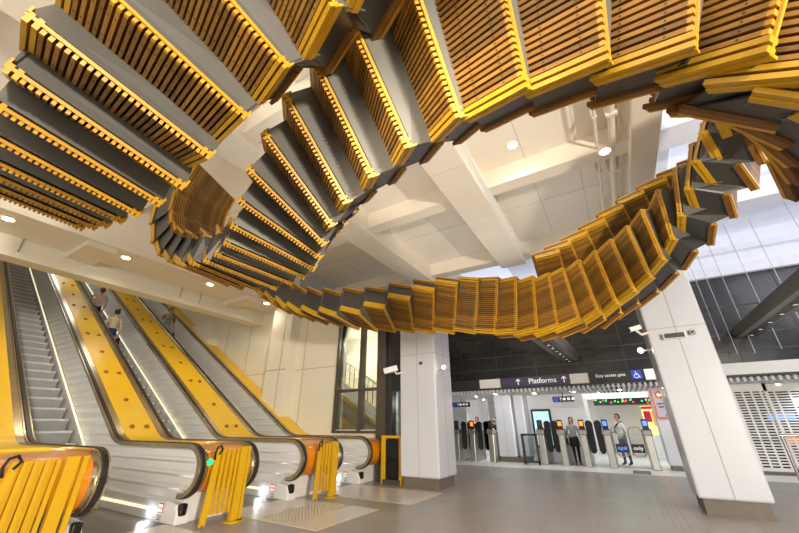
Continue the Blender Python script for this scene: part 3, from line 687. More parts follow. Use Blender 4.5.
b.tube([(cx,yy,cz+.075),(cx+.045,yy,cz+.072)],.009,6)
b.build('wheelchair_symbol','sign_white',bl)
fas('fascia_panel',.84,1.25,'sign_white','white fascia end panel right of the easy access sign')
b = MB(); b.box(1.3,16,12.9,13.0,2.42,2.72); struct(b,'trim_fascia_right','white')
b = MB(); b.box(-9.5,-4.3,12.9,13.0,2.42,2.72); struct(b,'trim_fascia_left','charcoal')
b = MB(); b.box(-9.5,16,13.0,13.2,2.37,2.72); struct(b,'trim_lintel','charcoal')
# open slat ceiling of the concourse
b = MB(); b.box(-10,16,13.2,19.5,2.45,2.55); struct(b,'ceiling_concourse','slat_gap')
b = MB()
for i in range(124):
    x = -9.6+i*.14; b.box(x,x+.065,13.02,19.3,2.25,2.36)
for y in (14.2,15.8,17.4): b.box(-9.6,7.6,y-.02,y+.02,2.36,2.42)
struct(b,'trim_ceiling_slats','slat')
b = MB(); b.box(7.7,16,13.2,19.5,2.26,2.36); struct(b,'ceiling_concourse_right','slat')
k = 0
for (x,y) in ((-4.9,14.2),(-3.9,13.5),(-2.6,14.0),(-2.0,15.6),(-1.3,14.1),(-.6,15.2),(.1,14.0),(.4,16.0),(-3.3,16.2),(-5.2,16.0),(3.3,14.6),(4.0,14.4),(4.6,14.9)):
    a = MB(); a.tube([(x,y,2.235),(x,y,2.26)],.05,12)
    o = tag(a.build('spot_lamp','lamp_warm'),'tiny bright spot lamp set between the slats of the concourse ceiling','ceiling light','spot lamps in the slatted concourse ceiling')
for (x,y,e) in ((-4.6,15,110),(-1.6,15.2,140),(1.2,16,120),(4.5,14.0,90),(-1.5,18,110),(-7,16,90)):
    l = bpy.data.lights.new('concourse_lamp','SPOT'); l.energy=e; l.spot_size=radians(150); l.spot_blend=.8; l.shadow_soft_size=.25; l.color=(.95,.97,1)
    o = bpy.data.objects.new('concourse_lamp',l); COL.objects.link(o); o.location=(x,y,2.2)
# concourse walls
b = MB(); b.box(-10,16,20.5,20.7,0,3); struct(b,'wall_concourse','conc_wall')
b = MB(); b.box(-3.1,-1.15,14.9,15.1,0,2.6); b.box(-1.25,-1.15,15.0,17.2,0,2.6); b.box(-6.2,-5.2,16.4,16.6,0,2.6); struct(b,'wall_inner','conc_wall')
b = MB(); b.box(-1.0,2.4,18.6,18.75,1.98,2.45); struct(b,'trim_bulkhead','charcoal')
b = MB(); b.box(-1.35,1.4,15.2,18.3,2.232,2.248); struct(b,'ceiling_skylight','skylight')
# concourse pillar left of the easy gates, and narrow fluted casing
cl = empty('concourse_pillar','white panelled pillar among the ticket gates with a grey plinth','column',(-3.7,13.9,0))
b = MB(); b.box(-4.18,-3.52,14.05,14.9,.16,2.3); b.build('cladding','column',cl,bevel=.05)
b = MB(); b.box(-3.50,-3.12,14.25,15.1,.16,2.3); b.build('side_cladding','column',cl,bevel=.05)
b = MB(); b.box(-4.16,-3.16,14.1,15.0,0,.16); b.build('plinth','plinth',cl)
b = MB(); b.box(-3.86,-3.85,14.046,14.06,.16,2.3); b.build('panel_joint','joint',cl)
# gates
def pedestal():
    g = empty('ticket_gate','proto','ticket gate',(0,0,0),'steel ticket gates')
    b = MB(); b.prism_x([(0,0),(.04,.98),(.16,1.02),(1.1,1.02),(1.2,.96),(1.2,0)],-.10,.10); b.build('cabinet','gate_steel',g,bevel=.02)
    b = MB(); b.prism_x([(-.02,.90),(.0,1.04),(.12,1.09),(.26,1.05),(.26,.92)],-.13,.13); b.build('reader_head','steel',g,bevel=.02)
    b = MB(); b.box(-.085,.085,.08,.14,1.06,1.36); s = b.build('display','black',g,bevel=.015)
    return g
def paddles(x, kind, label):
    """pair of dark lobed flaps closing one aisle, hinged on the cabinets either side"""
    pass
def lobe(cx, y, w, z0, z1):
    pts = []
    for i in range(13): a = pi*i/12; pts.append((cx+w/2*cos(a), z1-w/2+w/2*sin(a)))
    for i in range(13): a = pi+pi*i/12; pts.append((cx+w/2*.85*cos(a), z0+w/2+w/2*sin(a)))
    m = MB(); m.prism_y(pts, y, y+.03); return m
proto = pedestal()
GX = [-5.64,-5.01,-4.3,-2.55,-1.9,-1.24,-.56,.52]
GL = ['ticket gate cabinet nearest to the square white column','ticket gate cabinet second from the square white column','ticket gate cabinet tight against the left side of the pillar','ticket gate cabinet beside the grey framed panel, right of the pillar','ticket gate cabinet with an orange screen left of the walking woman','ticket gate cabinet with an orange screen right of the walking woman','ticket gate cabinet left of the clear wide gate flaps','last ticket gate cabinet right of the clear wide gate flaps']
GS = [proto if i == 0 else dup(proto,(x,13.6,0)) for i,x in enumerate(GX)]
for i,x in enumerate(GX):
    g = GS[i]
    g.location = (x,13.6,0); g['label'] = GL[i]
    WORLD[g.name] = Matrix.Translation((x,13.6,0))
    scr = MB(); scr.box(x-.055,x+.055,13.674,13.681,1.17,1.31)
    scr.build('screen', 'orange_screen' if i in (1,4,5) else 'blue_screen' if i in (6,7) else 'charcoal', g)
    if i in (0,1,3,5):
        for (dx,) in ((.20,),(.46,)):
            if i == 3 and dx > .3: dx = .44
            m = lobe(x+dx, 13.95, .22, .36, 1.34); m.build('flap','black',g)
    if i == 2:
        m = lobe(x-.2,13.95,.2,.4,1.34); m.build('flap','black',g)
    if i in (6,7):
        s = 1 if i == 6 else -1
        m = MB(); cx = x+s*.33; 
        ring = [(cx+s*.17*1,13.9,.35),(cx+.17*s,13.9,1.0),(cx+.1*s,13.9,1.12),(cx-.16*s,13.9,1.12),(cx-.2*s,13.9,1.0),(cx-.2*s,13.9,.42),(cx-.1*s,13.9,.32),(cx+.1*s,13.9,.32),(cx+.17*s,13.9,.40)]
        m.tube(ring,.014,8); m.build('flap_frame','steel',g,True)
        m = MB(); m.box(cx-.19,cx+.17,13.895,13.905,.34,1.1); m.build('clear_flap','glass',g)
        m = MB(); m.box(cx-.17,cx+.17,13.88,13.895,.42,.66); t = m.build('flap_label','black',g,bevel=.03)
        text('opal' if i == 6 else 'only',.15,t,'blue_screen' if i == 6 else 'sign_white',(cx,13.874,.545),RX)
# grey framed panel
e = empty('framed_panel','dark grey frame with a pale panel standing between the pillar and a ticket gate','barrier',(-2.95,13.5,0))
b = MB()
for bx in ((-3.18,-3.11,.0,.93),(-2.72,-2.65,.0,.93)): b.box(bx[0],bx[1],13.45,13.52,bx[2],bx[3])
b.box(-3.18,-2.65,13.45,13.52,.87,.93); b.box(-3.18,-2.65,13.45,13.52,.06,.12); b.build('frame','charcoal',e)
b = MB(); b.box(-3.11,-2.72,13.48,13.49,.12,.87); b.build('infill_panel','glass',e)
# advert screen
e = empty('advert_screen','tall black framed screen with a pale blue picture on the white wall','screen',(-2.55,14.85,.4))
b = MB(); b.box(-3.0,-2.3,14.8,14.9,.45,1.75); b.build('frame','black',e,bevel=.02)
b = MB(); b.box(-2.93,-2.37,14.79,14.80,.53,1.67); p_ = b.build('picture','advert',e)
b = MB()
for (x0,z0,r) in ((-2.65,1.25,.13),(-2.78,1.0,.1),(-2.52,1.02,.11),(-2.65,.8,.16)): b.tube([(x0,14.786,z0),(x0,14.79,z0)],r,18)
b.build('picture_shapes','sign_white',p_)
b = MB(); b.prism_y([(-2.74,.98),(-2.56,.98),(-2.65,1.16)],14.782,14.787); b.build('picture_figure','ink',p_)
# hanging signs in the concourse
def hang(x0,x1,y,z0,z1,label,txt):
    e = empty('hanging_sign',label,'sign',((x0+x1)/2,y,z0))
    b = MB(); b.box(x0,x1,y,y+.06,z0,z1); b.build('sign_board','sign_black',e)
    h = z1-z0
    b = MB(); b.box(x0+.04,x0+.04+h*.8,y-.006,y,z0+h*.1,z1-h*.1); b.build('symbol_tile','blue',e)
    b = MB(); b.tube([((x0+x1)/2,y+.03,z1),((x0+x1)/2,y+.03,2.3)],.015,6); b.build('hanger','charcoal',e)
    arrow_up(e,x0+.04+h*1.3,(z0+z1)/2,y-.002,h*.6)
    b = MB()
    for j in range(3): b.box(x0+h*1.9+j*h*.8,x0+h*2.4+j*h*.8,y-.005,y,z0+h*.3,z0+h*.72)
    b.build('small_print','sign_white',e)
hang(-2.05,-1.35,14.2,1.95,2.13,'small hanging sign with a blue tile above the walking woman','')
hang(-6.3,-5.5,15.0,1.92,2.1,'small hanging sign with a blue tile behind the leftmost gates','')
# garland lights in the concourse
k = 0
for i in range(26):
    x = -.9+random.random()*1.9; z = 1.98+random.random()*.2; y = 15.6+random.random()*2
    if i > 15: x = -.5+random.random()*1.5; z = 1.96+random.random()*.05; y = 15.5
    col = 'light_red' if random.random()<.45 else 'light_green'
    s = MB(); s.tube([(x,y,z-.022),(x,y,z+.022)],.024,8)
    w = MB()
    o = tag(s.build('festive_light',col), ('tiny red' if col=='light_red' else 'tiny green')+' festive light hanging below the bright skylight of the concourse','festive light','festive lights under the concourse skylight')
    w.tube([(x,y,z+.02),(x,y,2.235)],.004,4); w.build('wire','charcoal',o)
# poster wall to the right of the gates
b = MB(); b.box(.86,1.9,13.75,14.5,.12,2.42); struct(b,'wall_poster','column',bevel=.03)
b = MB(); b.box(.9,1.88,13.78,14.4,0,.12); struct(b,'baseboard_poster','plinth')
e = empty('poster','lilac poster with an orange border and an orange arrow symbol','poster',(1.15,13.7,1.3))
b = MB(); b.box(.88,1.42,13.71,13.74,1.36,2.28); b.build('border','orange',e)
b = MB(); b.box(.925,1.375,13.70,13.71,1.405,2.235); pp = b.build('sheet','poster_lilac',e)
b = MB(); b.tube([(1.10,13.69,2.03),(1.10,13.70,2.03)],.115,20); cir = b.build('arrow_disc','orange',pp)
b = MB(); b.prism_y([(1.02,2.03),(1.09,2.10),(1.09,2.05),(1.17,2.05),(1.17,2.01),(1.09,2.01),(1.09,1.96)],13.682,13.69); b.build('arrow','sign_white',cir)
b = MB()
for z,xs in ((1.78,((.98,1.09),(1.11,1.17),(1.2,1.31))),(1.69,((1.0,1.13),(1.16,1.29))),(1.47,((1.12,1.34),))):
    for x0,x1 in xs: b.box(x0,x1,13.694,13.70,z-.018,z+.018)
b.build('small_print','ink',pp)
# shop in the concourse
e = empty('kiosk','brightly lit kiosk with orange and crimson panels behind the clear gates','kiosk',(.9,17.8,0))
b = MB(); b.box(.7,2.9,18.2,18.3,0,1.9); b.build('back_panel','shop_c',e)
for (x0,x1,z0,z1,mm) in ((.74,.98,1.3,1.7,'shop_b'),(1.02,1.3,1.15,1.7,'shop_a'),(1.75,2.1,1.3,1.6,'shop_c'),(1.35,1.7,.8,1.4,'shop_a'),(1.4,1.7,.9,1.2,'shop_b')):
    b = MB(); b.box(x0,x1,18.12,18.2,z0,z1); b.build('display_panel',mm,e)
b = MB(); b.box(.7,2.9,17.7,18.1,0,.85); b.build('counter','white',e)
b = MB(); b.box(.7,2.9,17.6,18.2,1.78,1.86); b.build('canopy','shop_b',e)
# roller shutter wall on the right
def shutter(x0,x1,y,label,name,wide):
    e = empty(name,label,'shutter',((x0+x1)/2,y,0))
    b = MB(); b.box(x0,x0+.05,y-.03,y+.03,.08,2.3); b.box(x1-.07,x1,y-.03,y+.03,.08,2.3); b.box(x0,x1,y-.03,y+.03,.08,.16); b.box(x0,x1,y-.03,y+.03,2.05,2.3); b.build('frame','white',e)
    n = 27
    for i in range(n):
        z = .2+i*(1.85/n); b = MB(); b.box(x0+.05,x1-.06,y-.012,y+.012,z,z+.034); b.build('slat','white',e)
    m = 5 if not wide else 12
    for i in range(m):
        x = x0+.05+(x1-x0-.1)*(i+.5)/m; b = MB(); b.box(x-.022,x+.022,y-.008,y+.008,.16,2.05); b.build('link_bar','white',e)
    return e
shutter(2.55,3.62,14.0,'framed white slatted shutter panel right beside the big column','shutter_panel',False)
shutter(3.66,7.4,14.4,'wide white roller shutter at the right edge with open slats','roller_shutter',True)
b = MB(); b.box(2.2,9,15.4,15.5,0,2.6); struct(b,'wall_shop','slat_gap')
b = MB(); b.box(2.4,9,13.9,14.6,0,.08); struct(b,'trim_shutter_sill','plinth')
for (x0,x1,z0,z1,mm) in ((3.7,4.3,1.3,1.5,'blue_screen'),(4.4,5.2,1.7,1.9,'shop_c'),(3.9,4.7,.7,.9,'shop_a')):
    b = MB(); b.box(x0,x1,15.2,15.25,z0,z1); tag(b.build('shop_sign',mm),'dim lit shop sign glimpsed through the wide roller shutter','sign','lit signs behind the roller shutter')
e = empty('guard_rail','short stainless guard rail at the right edge in front of the shutter','railing',(2.9,11.3,0))
b = MB(); b.tube([(2.78,11.2,.98),(6.0,11.2,.98)],.03,10); b.build('top_rail','steel',e,True)
for x in (2.82,3.9,5.0,5.9):
    b = MB(); b.tube([(x,11.2,0),(x,11.2,.97)],.028,10); b.build('post','steel',e,True)
b = MB(); b.tube([(2.82,11.2,.3),(5.9,11.2,.3)],.018,8); b.build('lower_rail','steel',e,True)
# cameras and lamps on the columns
def cctv(c, d, label, k=1.):
    c = Vector(c); e = empty('security_camera',label,'camera',tuple(c))
    d = Vector(d).normalized(); s = d.cross(Vector((0,0,1))).normalized(); u = s.cross(d)
    def bx(o,l,w,h): 
        m = MB(); o = Vector(o); m.hexa([o-s*w-u*h,o+s*w-u*h,o+d*l+s*w-u*h,o+d*l-s*w-u*h,o-s*w+u*h,o+s*w+u*h,o+d*l+s*w+u*h,o+d*l-s*w+u*h]); return m
    bx(c,.34*k,.075*k,.065*k).build('housing','white',e,bevel=.015)
    bx(c+d*.335*k,.012,.06*k,.05*k).build('lens_window','black',e)
    m = MB(); m.tube([c+d*.1-u*.04, c+d*.05-u*.13, c-d*.08-u*.13],.022,8); m.build('bracket','beam',e,True)
    return e
cctv((-4.42,7.28,2.46),(-.85,-.5,-.25),'boxy white security camera on the left column')
cctv((.62,7.42,2.80),(-.9,-.4,-.25),'white security camera on the left edge of the right column', .62)
e = empty('speaker_box','dark fronted speaker box on the right column','speaker',(1.02,7.45,2.55))
b = MB(); b.box(.90,1.22,7.40,7.5,2.54,2.64); b.build('housing','white',e,bevel=.01)
b = MB(); b.box(.92,1.2,7.392,7.40,2.55,2.63); b.build('grille','charcoal',e)
e = empty('sensor_box','small grey sensor box near the right edge of the right column','sensor',(1.33,7.47,2.62))
b = MB(); b.box(1.28,1.36,7.43,7.5,2.58,2.66); b.build('housing','steel',e,bevel=.01)
b = MB(); b.tube([(1.32,7.42,2.62),(1.32,7.43,2.62)],.02,10); b.build('eye','black',e)
def wall_spot(c, label, d):
    c = Vector(c); e = empty('wall_spotlight',label,'light',tuple(c)); d = Vector(d)
    b = MB(); b.tube([c, c+d*.16],.015,8); b.build('arm','white',e)
    b = MB(); b.tube([c+d*.16+Vector((0,.05,0)), c+d*.16-Vector((0,.03,0))],.05,14); b.build('head','white',e)
    b = MB(); b.tube([c+d*.16-Vector((0,.03,0)), c+d*.16-Vector((0,.036,0))],.04,14); b.build('lens','lamp_warm',e)
wall_spot((-3.46,7.6,2.42),'small glowing spotlight on the right face of the left column',(.9,-.3,0))
wall_spot((.70,7.7,2.43),'small glowing spotlight on the left face of the right column',(-1,0,0))
b = MB(); b.box(-3.85,-3.78,7.33,7.36,2.5,2.56); tag(b.build('wall_socket','charcoal'),'tiny dark junction box on the left column above its camera','junction box')
# ------------------------------------------------------------------ people
def seg_d(p, a, b):
    ab = b-a; t = max(0, min(1, (p-a).dot(ab)/max(ab.dot(ab),1e-9))); return (p-(a+ab*t)).length
def person(label, loc, heading, H, outfit, arms=None, stride=.0, hair='hair_dark', long_hair=False, bun=False, skirt=None, female=False):
    """outfit: dict torso, sleeve, forearm, thigh, shin, foot -> material.  Local: faces +y."""
    root = empty('person', label, 'person', loc)
    s = H/1.75; sw = .165 if female else .19; hw = .085
    J = {'pel':(0,0,.94),'wai':(0,.005,1.10),'che':(0,.01,1.30),'nek':(0,0,1.465),'chn':(0,.02,1.545),'hed':(0,.02,1.635),'top':(0,.005,1.715)}
    R_ = {'pel':(.135,.105),'wai':(.115 if female else .135,.095),'che':(.145 if female else .165,.11),'nek':(.052,.052),'chn':(.062,.07),'hed':(.078,.095),'top':(.052,.062)}
    E_ = [('pel','wai','torso'),('wai','che','torso'),('che','nek','torso2'),('nek','chn','skin'),('chn','hed','skin'),('hed','top','skin')]
    arms = arms or {}
    for sd,sx in (('L',-1),('R',1)):
        J['sh'+sd] = (sx*sw,0,1.395); R_['sh'+sd] = (.056,.06)
        el, wr = arms.get(sd, ((sx*(sw+.05),-.02,1.12),(sx*(sw+.06),.06,.88)))
        J['el'+sd] = el; R_['el'+sd] = (.042,.042); J['wr'+sd] = wr; R_['wr'+sd] = (.029,.027)
        E_ += [('che','sh'+sd,'torso'),('sh'+sd,'el'+sd,'sleeve'),('el'+sd,'wr'+sd,'forearm')]
        d = (Vector(wr)-Vector(el)).normalized(); side = Vector((sx,0,0)); side = (side-d*side.dot(d)).normalized() if abs(d.x)<.95 else Vector((0,1,0)); nrm = d.cross(side)
        acr = Vector((0,1,0)); acr = (acr-d*acr.dot(d)); acr = acr.normalized() if acr.length>.2 else Vector((0,0,1)).cross(d).normalized(); inn = -side if abs(d.x)<.95 else Vector((0,0,1))
        pm = Vector(wr)+d*.06; J['pa'+sd] = tuple(pm); R_['pa'+sd] = (.026,.034); E_.append(('wr'+sd,'pa'+sd,'skin'))
        for i,(o,l) in enumerate(((.030,.072),(.010,.082),(-.010,.076),(-.029,.060))):
            a = pm+d*.022+acr*o; b = a+d*l*.5+inn*.006; c = b+d*l*.42+inn*.022
            for nm,q,r in (('f%d'%i,a,.0105),('g%d'%i,b,.0095),('h%d'%i,c,.008)): J[nm+sd] = tuple(q); R_[nm+sd] = (r,r)
            E_ += [('pa'+sd,'f%d'%i+sd,'skin'),('f%d'%i+sd,'g%d'%i+sd,'skin'),('g%d'%i+sd,'h%d'%i+sd,'skin')]
        a = Vector(wr)+d*.03+acr*.036+inn*.006; b = a+d*.035+acr*.022+inn*.01
        J['t0'+sd] = tuple(a); R_['t0'+sd] = (.013,.013); J['t1'+sd] = tuple(b); R_['t1'+sd] = (.0095,.0095)
        E_ += [('wr'+sd,'t0'+sd,'skin'),('t0'+sd,'t1'+sd,'skin')]
        st = stride*sx
        J['hi'+sd] = (sx*hw,0,.88); R_['hi'+sd] = (.095,.10)
        J['kn'+sd] = (sx*(hw+.005),st*.5+.02,.50); R_['kn'+sd] = (.06,.062)
        J['ca'+sd] = (sx*(hw+.005),st*.85-.01,.32); R_['ca'+sd] = (.05,.056)
        J['an'+sd] = (sx*(hw+.005),st-.02,.085); R_['an'+sd] = (.036,.038)
        J['he'+sd] = (sx*(hw+.005),st-.045,.04); R_['he'+sd] = (.035,.035)
        J['to'+sd] = (sx*(hw+.015),st+.12,.032); R_['to'+sd] = (.042,.028)
        E_ += [('pel','hi'+sd,'hip'),('hi'+sd,'kn'+sd,'thigh'),('kn'+sd,'ca'+sd,'shin'),('ca'+sd,'an'+sd,'shin'),('an'+sd,'he'+sd,'foot'),('an'+sd,'to'+sd,'foot')]
    names = list(J); ix = {n:i for i,n in enumerate(names)}
    me = bpy.data.meshes.new('body'); me.from_pydata([tuple(c*s for c in J[n]) for n in names], [(ix[a],ix[b]) for a,b,_ in E_], [])
    tmp = bpy.data.objects.new('body_cage', me); COL.objects.link(tmp)
    md = tmp.modifiers.new('skin','SKIN'); md.use_smooth_shade = True
    for n,v in zip(names, me.skin_vertices[0].data): v.radius = (R_[n][0]*s, R_[n][1]*s); v.use_root = (n == 'pel')
    ss = tmp.modifiers.new('sub','SUBSURF'); ss.levels = 2; ss.render_levels = 2
    dg = bpy.context.evaluated_depsgraph_get(); dg.update()
    bm_ = bpy.data.meshes.new_from_object(tmp.evaluated_get(dg)); bpy.data.objects.remove(tmp)
    mats = sorted(set(outfit.values())|{'skin'}); bm_.materials.clear()
    for m in mats: bm_.materials.append(MATS[m])
    segs = [(Vector(J[a])*s, Vector(J[b])*s, k, (R_[a][0]+R_[b][0])/2*s) for a,b,k in E_]
    for p in bm_.polygons:
        c = p.center; best = min(segs, key=lambda q: seg_d(c,q[0],q[1])-q[3]*.8)
        k = best[2]
        if k == 'torso2': k = 'torso' if c.z < 1.44*s else 'skin'
        if k == 'hip': k = 'thigh' if c.z < 1.0*s else 'torso'
        if k == 'torso' and c.z < .93*s: k = 'thigh'
        p.material_index = mats.index(outfit.get(k,'skin')); p.use_smooth = True
    bm_.name = 'body'
    M_ = Matrix.Translation(loc) @ Matrix.Rotation(heading, 4, 'Z')
    def add(name, mesh):
        o = bpy.data.objects.new(name, mesh); COL.objects.link(o); par(o, root); o.matrix_basis = M_; return o
    body = add('body', bm_)
    # hair shell, face
    h = bmesh.new(); bmesh.ops.create_uvsphere(h, u_segments=16, v_segments=12, radius=1)
    for v in h.verts:
        z = v.co.z; back = -v.co.y
        v.co = Vector((v.co.x*.088, v.co.y*.106+.003, z*.098+1.648))
        if z < .15 and back > .1: v.co.z -= (.20 if long_hair else .03)*min(1,(.15-z)); v.co.y -= .01
        if long_hair and z < .2 and abs(v.co.x) > .05: v.co.z -= .16*min(1,(.2-z)); 
        v.co *= s
    dele = [f for f in h.faces if f.calc_center_median().y > .045*s and f.calc_center_median().z < 1.70*s]
    bmesh.ops.delete(h, geom=dele, context='FACES')
    hm = bpy.data.meshes.new('hair'); h.to_mesh(hm); h.free(); hm.materials.append(MATS[hair])
    for p in hm.polygons: p.use_smooth = True
    add('hair', hm)
    if bun:
        b = MB(); b.tube([(0,-.09*s,1.68*s),(0,-.13*s,1.70*s),(0,-.15*s,1.72*s)],.045*s,10,r2=.03*s); add('hair_bun', b.mesh('hair_bun', hair, True))
    f_ = MB()
    for sx in (-1,1): f_.tube([(sx*.032*s,.098*s,1.635*s),(sx*.032*s,.108*s,1.635*s)],.011*s,8)
    add('eyes', f_.mesh('eyes','black',True))
    f_ = MB(); f_.tube([(0,.105*s,1.64*s),(0,.126*s,1.602*s),(0,.108*s,1.594*s)],.011*s,8); add('nose', f_.mesh('nose','skin',True))
    f_ = MB(); f_.box(-.022*s,.022*s,.085*s,.104*s,1.562*s,1.572*s); add('mouth', f_.mesh('mouth','maroon_cloth'))
    f_ = MB()
    for sx in (-1,1): f_.tube([(sx*.078*s,.01*s,1.655*s),(sx*.09*s,.0,1.64*s),(sx*.08*s,.012*s,1.60*s)],.013*s,8)
    add('ears', f_.mesh('ears','skin',True))
    if skirt:
        k = MB(); n = 20; rings = ((1.02,.15,.115),(.93,.175,.135),(.78,.185,.15),(skirt[1],.20,.165))
        for z,a,b in rings: k.v += [(a*cos(2*pi*i/n)*s, b*sin(2*pi*i/n)*s, z*s) for i in range(n)]
        for r in range(3):
            for i in range(n): j = (i+1)%n; k.face((r*n+i,r*n+j,(r+1)*n+j,(r+1)*n+i))
        add('skirt', k.mesh('skirt', skirt[0], True))
    return root, M_, s, J
def world(M_, s, p): return M_ @ (Vector(p)*s)
def bag(label, at, M_, size, strap_to=None, name='handbag'):
    e = empty(name, label, 'bag', tuple(at))
    w,d,h = size; R3 = M_.to_3x3()
    m = MB(); m.hexa([at+R3@Vector(q) for q in ((-d,-w,-h),(d,-w,-h),(d,w,-h),(-d,w,-h),(-d*.6,-w*.9,0),(d*.6,-w*.9,0),(d*.6,w*.9,0),(-d*.6,w*.9,0))])
    m.build('pouch','black_cloth',e,bevel=.02)
    top = strap_to if strap_to else at+Vector((0,0,.12))
    m = MB(); m.tube([at+R3@Vector((0,-w*.7,0)), top+R3@Vector((0,-.02,0)), top+R3@Vector((0,.02,0)), at+R3@Vector((0,w*.7,0))],.008,6); m.build('strap','black_cloth',e)
    return e
# woman walking through the gates, facing the camera
r,M_,s,J = person('woman in a grey top and black skirt walking through the gates with long brown hair',(-1.58,14.05,0),pi+.25,1.46,
    dict(torso='grey_cloth',sleeve='grey_cloth',forearm='grey_cloth',thigh='black_cloth',shin='tights',foot='shoe_brown'),
    arms={'R':((.23,.02,1.13),(.16,.2,1.05)),'L':((-.23,-.02,1.13),(-.27,.03,.9))},stride=.13,hair='hair_brown',long_hair=True,skirt=('black_cloth',.66),female=True)
bag('black handbag hanging at the elbow of the woman in grey',world(M_,s,(.29,.06,.98)),M_,(.13,.05,.22),world(M_,s,(.215,.03,1.2)))
# man in white t-shirt turned away behind the clear flaps
r,M_,s,J = person('man in a white t-shirt and blue jeans standing behind the clear gate flaps',(-.18,14.75,0),pi*.72,1.56,
    dict(torso='white_cloth',sleeve='white_cloth',forearm='skin',thigh='jeans',shin='jeans',foot='shoe_dark'),
    arms={'R':((.24,.02,1.12),(.16,.24,1.08)),'L':((-.25,-.02,1.12),(-.22,.16,.98))},stride=.05,hair='hair_dark')
m = MB(); m.tube([world(M_,s,p) for p in ((-.13,.0,1.45),(-.03,.125,1.36),(.1,.155,1.2),(.17,.08,1.06),(.14,-.08,1.04),(0,-.14,1.2),(-.12,-.1,1.4),(-.13,0,1.45))],.02,6)
tag(m.build('shoulder_strap','black_cloth',None,True),'dark cross-body strap over the white t-shirt','strap')
# two waiting behind the left gates
person('person in navy clothes behind the leftmost black gate flaps, arm raised',(-5.35,15.3,0),pi*.8,1.54,dict(torso='navy_cloth',sleeve='navy_cloth',forearm='skin',thigh='black_cloth',shin='black_cloth',foot='shoe_dark'),arms={'R':((.26,.1,1.25),(.16,.22,1.48))},hair='hair_red')
person('person in dark clothes behind the second pair of black gate flaps',(-4.62,15.4,0),pi,1.5,dict(torso='black_cloth',sleeve='black_cloth',forearm='skin',thigh='navy_cloth',shin='navy_cloth',foot='shoe_dark'),hair='hair_dark')
# riders: stand on their treads
def step_at(x):
    i = round((BX+.02-.2-x)/.385); return (BX+.02-.2-i*.385, .012+max(0,i*.385*SL30))
x,z = step_at(-15.3)
person('rider in a pink shirt high on the middle escalator, hand on the rail',(x,4.45,z),pi/2,1.58,dict(torso='pink_cloth',sleeve='pink_cloth',forearm='skin',thigh='black_cloth',shin='black_cloth',foot='shoe_dark'),
    arms={'L':((-.26,.12,1.2),(-.30,.36,1.13)),'R':((.25,-.02,1.12),(.25,.08,.9))},hair='hair_red')
x,z = step_at(-13.5)
r,M_,s,J = person('woman in a beige jacket with tied hair riding the middle escalator',(x,4.46,z),pi/2,1.55,dict(torso='beige_cloth',sleeve='beige_cloth',forearm='beige_cloth',thigh='skin',shin='skin',foot='shoe_dark'),
    arms={'L':((-.25,.03,1.13),(-.24,.2,1.0)),'R':((.25,-.04,1.12),(.25,-.02,.86))},hair='hair_dark',bun=True,skirt=('navy_cloth',.76),female=True)
m = MB(); n = 20; rings = ((1.38,.19,.13),(1.15,.17,.135),(.95,.2,.155),(.84,.215,.165))
bag('black handbag carried by the woman in the beige jacket',world(M_,s,(.27,-.02,.72)),M_,(.13,.05,.24),world(M_,s,(.255,-.02,.80)))
x,z = step_at(-14.8)
r,M_,s,J = person('rider in a grey top and light jeans coming down the right escalator',(x,6.72,z),-pi/2,1.6,dict(torso='grey_cloth',sleeve='maroon_cloth',forearm='skin',thigh='light_jeans',shin='light_jeans',foot='shoe_dark'),
    arms={'R':((.25,.04,1.14),(.10,.2,1.34)),'L':((-.26,-.02,1.12),(-.27,.02,.87))},hair='hair_dark')
bag('black bag hanging from the hand of the rider in light jeans',world(M_,s,(-.28,.03,.62)),M_,(.15,.06,.26),world(M_,s,(-.272,.025,.80)))

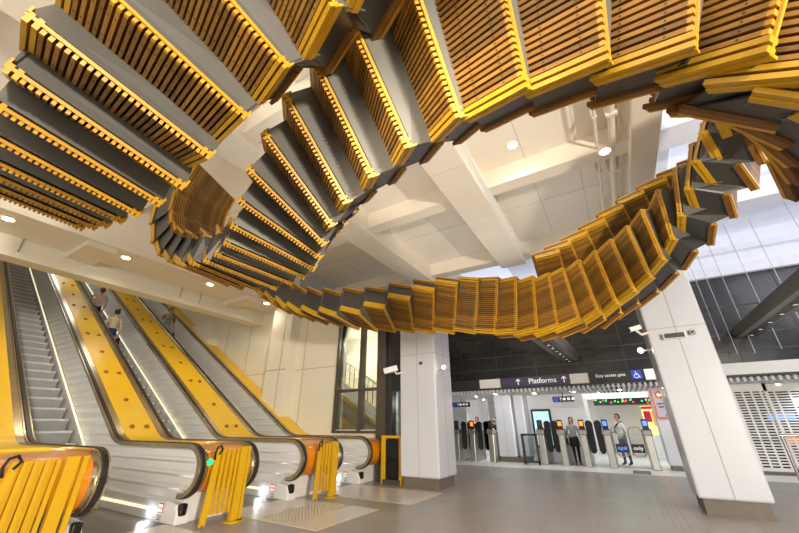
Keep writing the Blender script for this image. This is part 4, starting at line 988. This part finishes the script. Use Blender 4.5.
# ------------------------------------------------------------------ lighting
wd = bpy.data.worlds.new('world'); scene.world = wd; wd.use_nodes = True
bg = wd.node_tree.nodes['Background']; bg.inputs[0].default_value = (1.0,.93,.83,1); bg.inputs[1].default_value = .11
def area(name, loc, target, sx, sy, e, col):
    l = bpy.data.lights.new(name,'AREA'); l.shape = 'RECTANGLE'; l.size = sx; l.size_y = sy; l.energy = e; l.color = col
    o = bpy.data.objects.new(name,l); COL.objects.link(o); o.location = loc
    o.rotation_euler = (Vector(target)-Vector(loc)).to_track_quat('-Z','Y').to_euler(); return o
area('key_light',(5.6,-2.2,1.8),(-1.8,2.2,3.6),.6,.45,1150,(1,.90,.74))  # added key light, set low to rake shadows across the treads
area('hall_fill_left',(-5.5,-5,3.4),(-8,6,.8),7,2.5,230,(1,.95,.85))  # added fill out of view, for the escalators and left wall
area('hall_fill_right',(6,-3,4.2),(1.5,9,1.2),5,2.5,80,(.90,.93,1))  # added cool fill out of view, for the right side
area('floor_fill',(-.5,-2.5,3.0),(-1.5,7,.2),4,1.5,110,(1,.95,.87))  # added fill behind the camera, brightens the floor
l = bpy.data.lights.new('ribbon_fill','SPOT'); l.energy = 2600; l.spot_size = radians(27); l.spot_blend = .8; l.shadow_soft_size = .2; l.color = (1,.88,.68)  # added narrow fill to brighten the far run of treads
o = bpy.data.objects.new('ribbon_fill', l); COL.objects.link(o); o.location = (-.2,-3.2,1.5); o.rotation_euler = (Vector((-1.3,5.8,3.4))-Vector((-.2,-3.2,1.5))).to_track_quat('-Z','Y').to_euler()
area('ceiling_fill',(-2,-13,1.2),(-2,6,6.5),12,3,90,(1,.92,.79))  # added fill behind the camera, lifts the ceiling
area('ceiling_fill_near',(-4.2,3.5,5.0),(-4.2,3.5,9),8,6,50,(1,.94,.84))  # added upward fill in mid-air, there is no cove
area('ceiling_fill_far',(-2,8.4,4.9),(-2,8.4,9),6,3.2,28,(1,.94,.86))  # same added upward fill over the far bays
area('ceiling_fill_front',(-3,-4,4.9),(-3,-4,9),9,6,46,(1,.94,.84))  # same added upward fill over the bays behind the camera
for i,(x,z,e_) in enumerate(((-12.6,5.0,14),(-16,7.0,20),(-19.5,9.0,24),(-22.5,10.8,24))):
    l = bpy.data.lights.new('shaft_fill','POINT'); l.energy = e_; l.shadow_soft_size = .35; l.color = (1,.98,.94)  # added fill hidden behind the down-stand, lights the upper escalators
    o = bpy.data.objects.new('shaft_fill', l); COL.objects.link(o); o.location = (x,4.2,z)
area('gate_fill',(-1.8,13.1,2.24),(-1.8,13.3,0),5.5,.15,45,(.97,.98,1))  # added fill to brighten the people at the gates
area('bright_zone_light',(6,8.6,5.9),(2,9.5,1),5,4,200,(.86,.91,1))
scene.view_settings.view_transform = 'Standard'
scene.view_settings.look = 'None'
scene.view_settings.exposure = 0.0
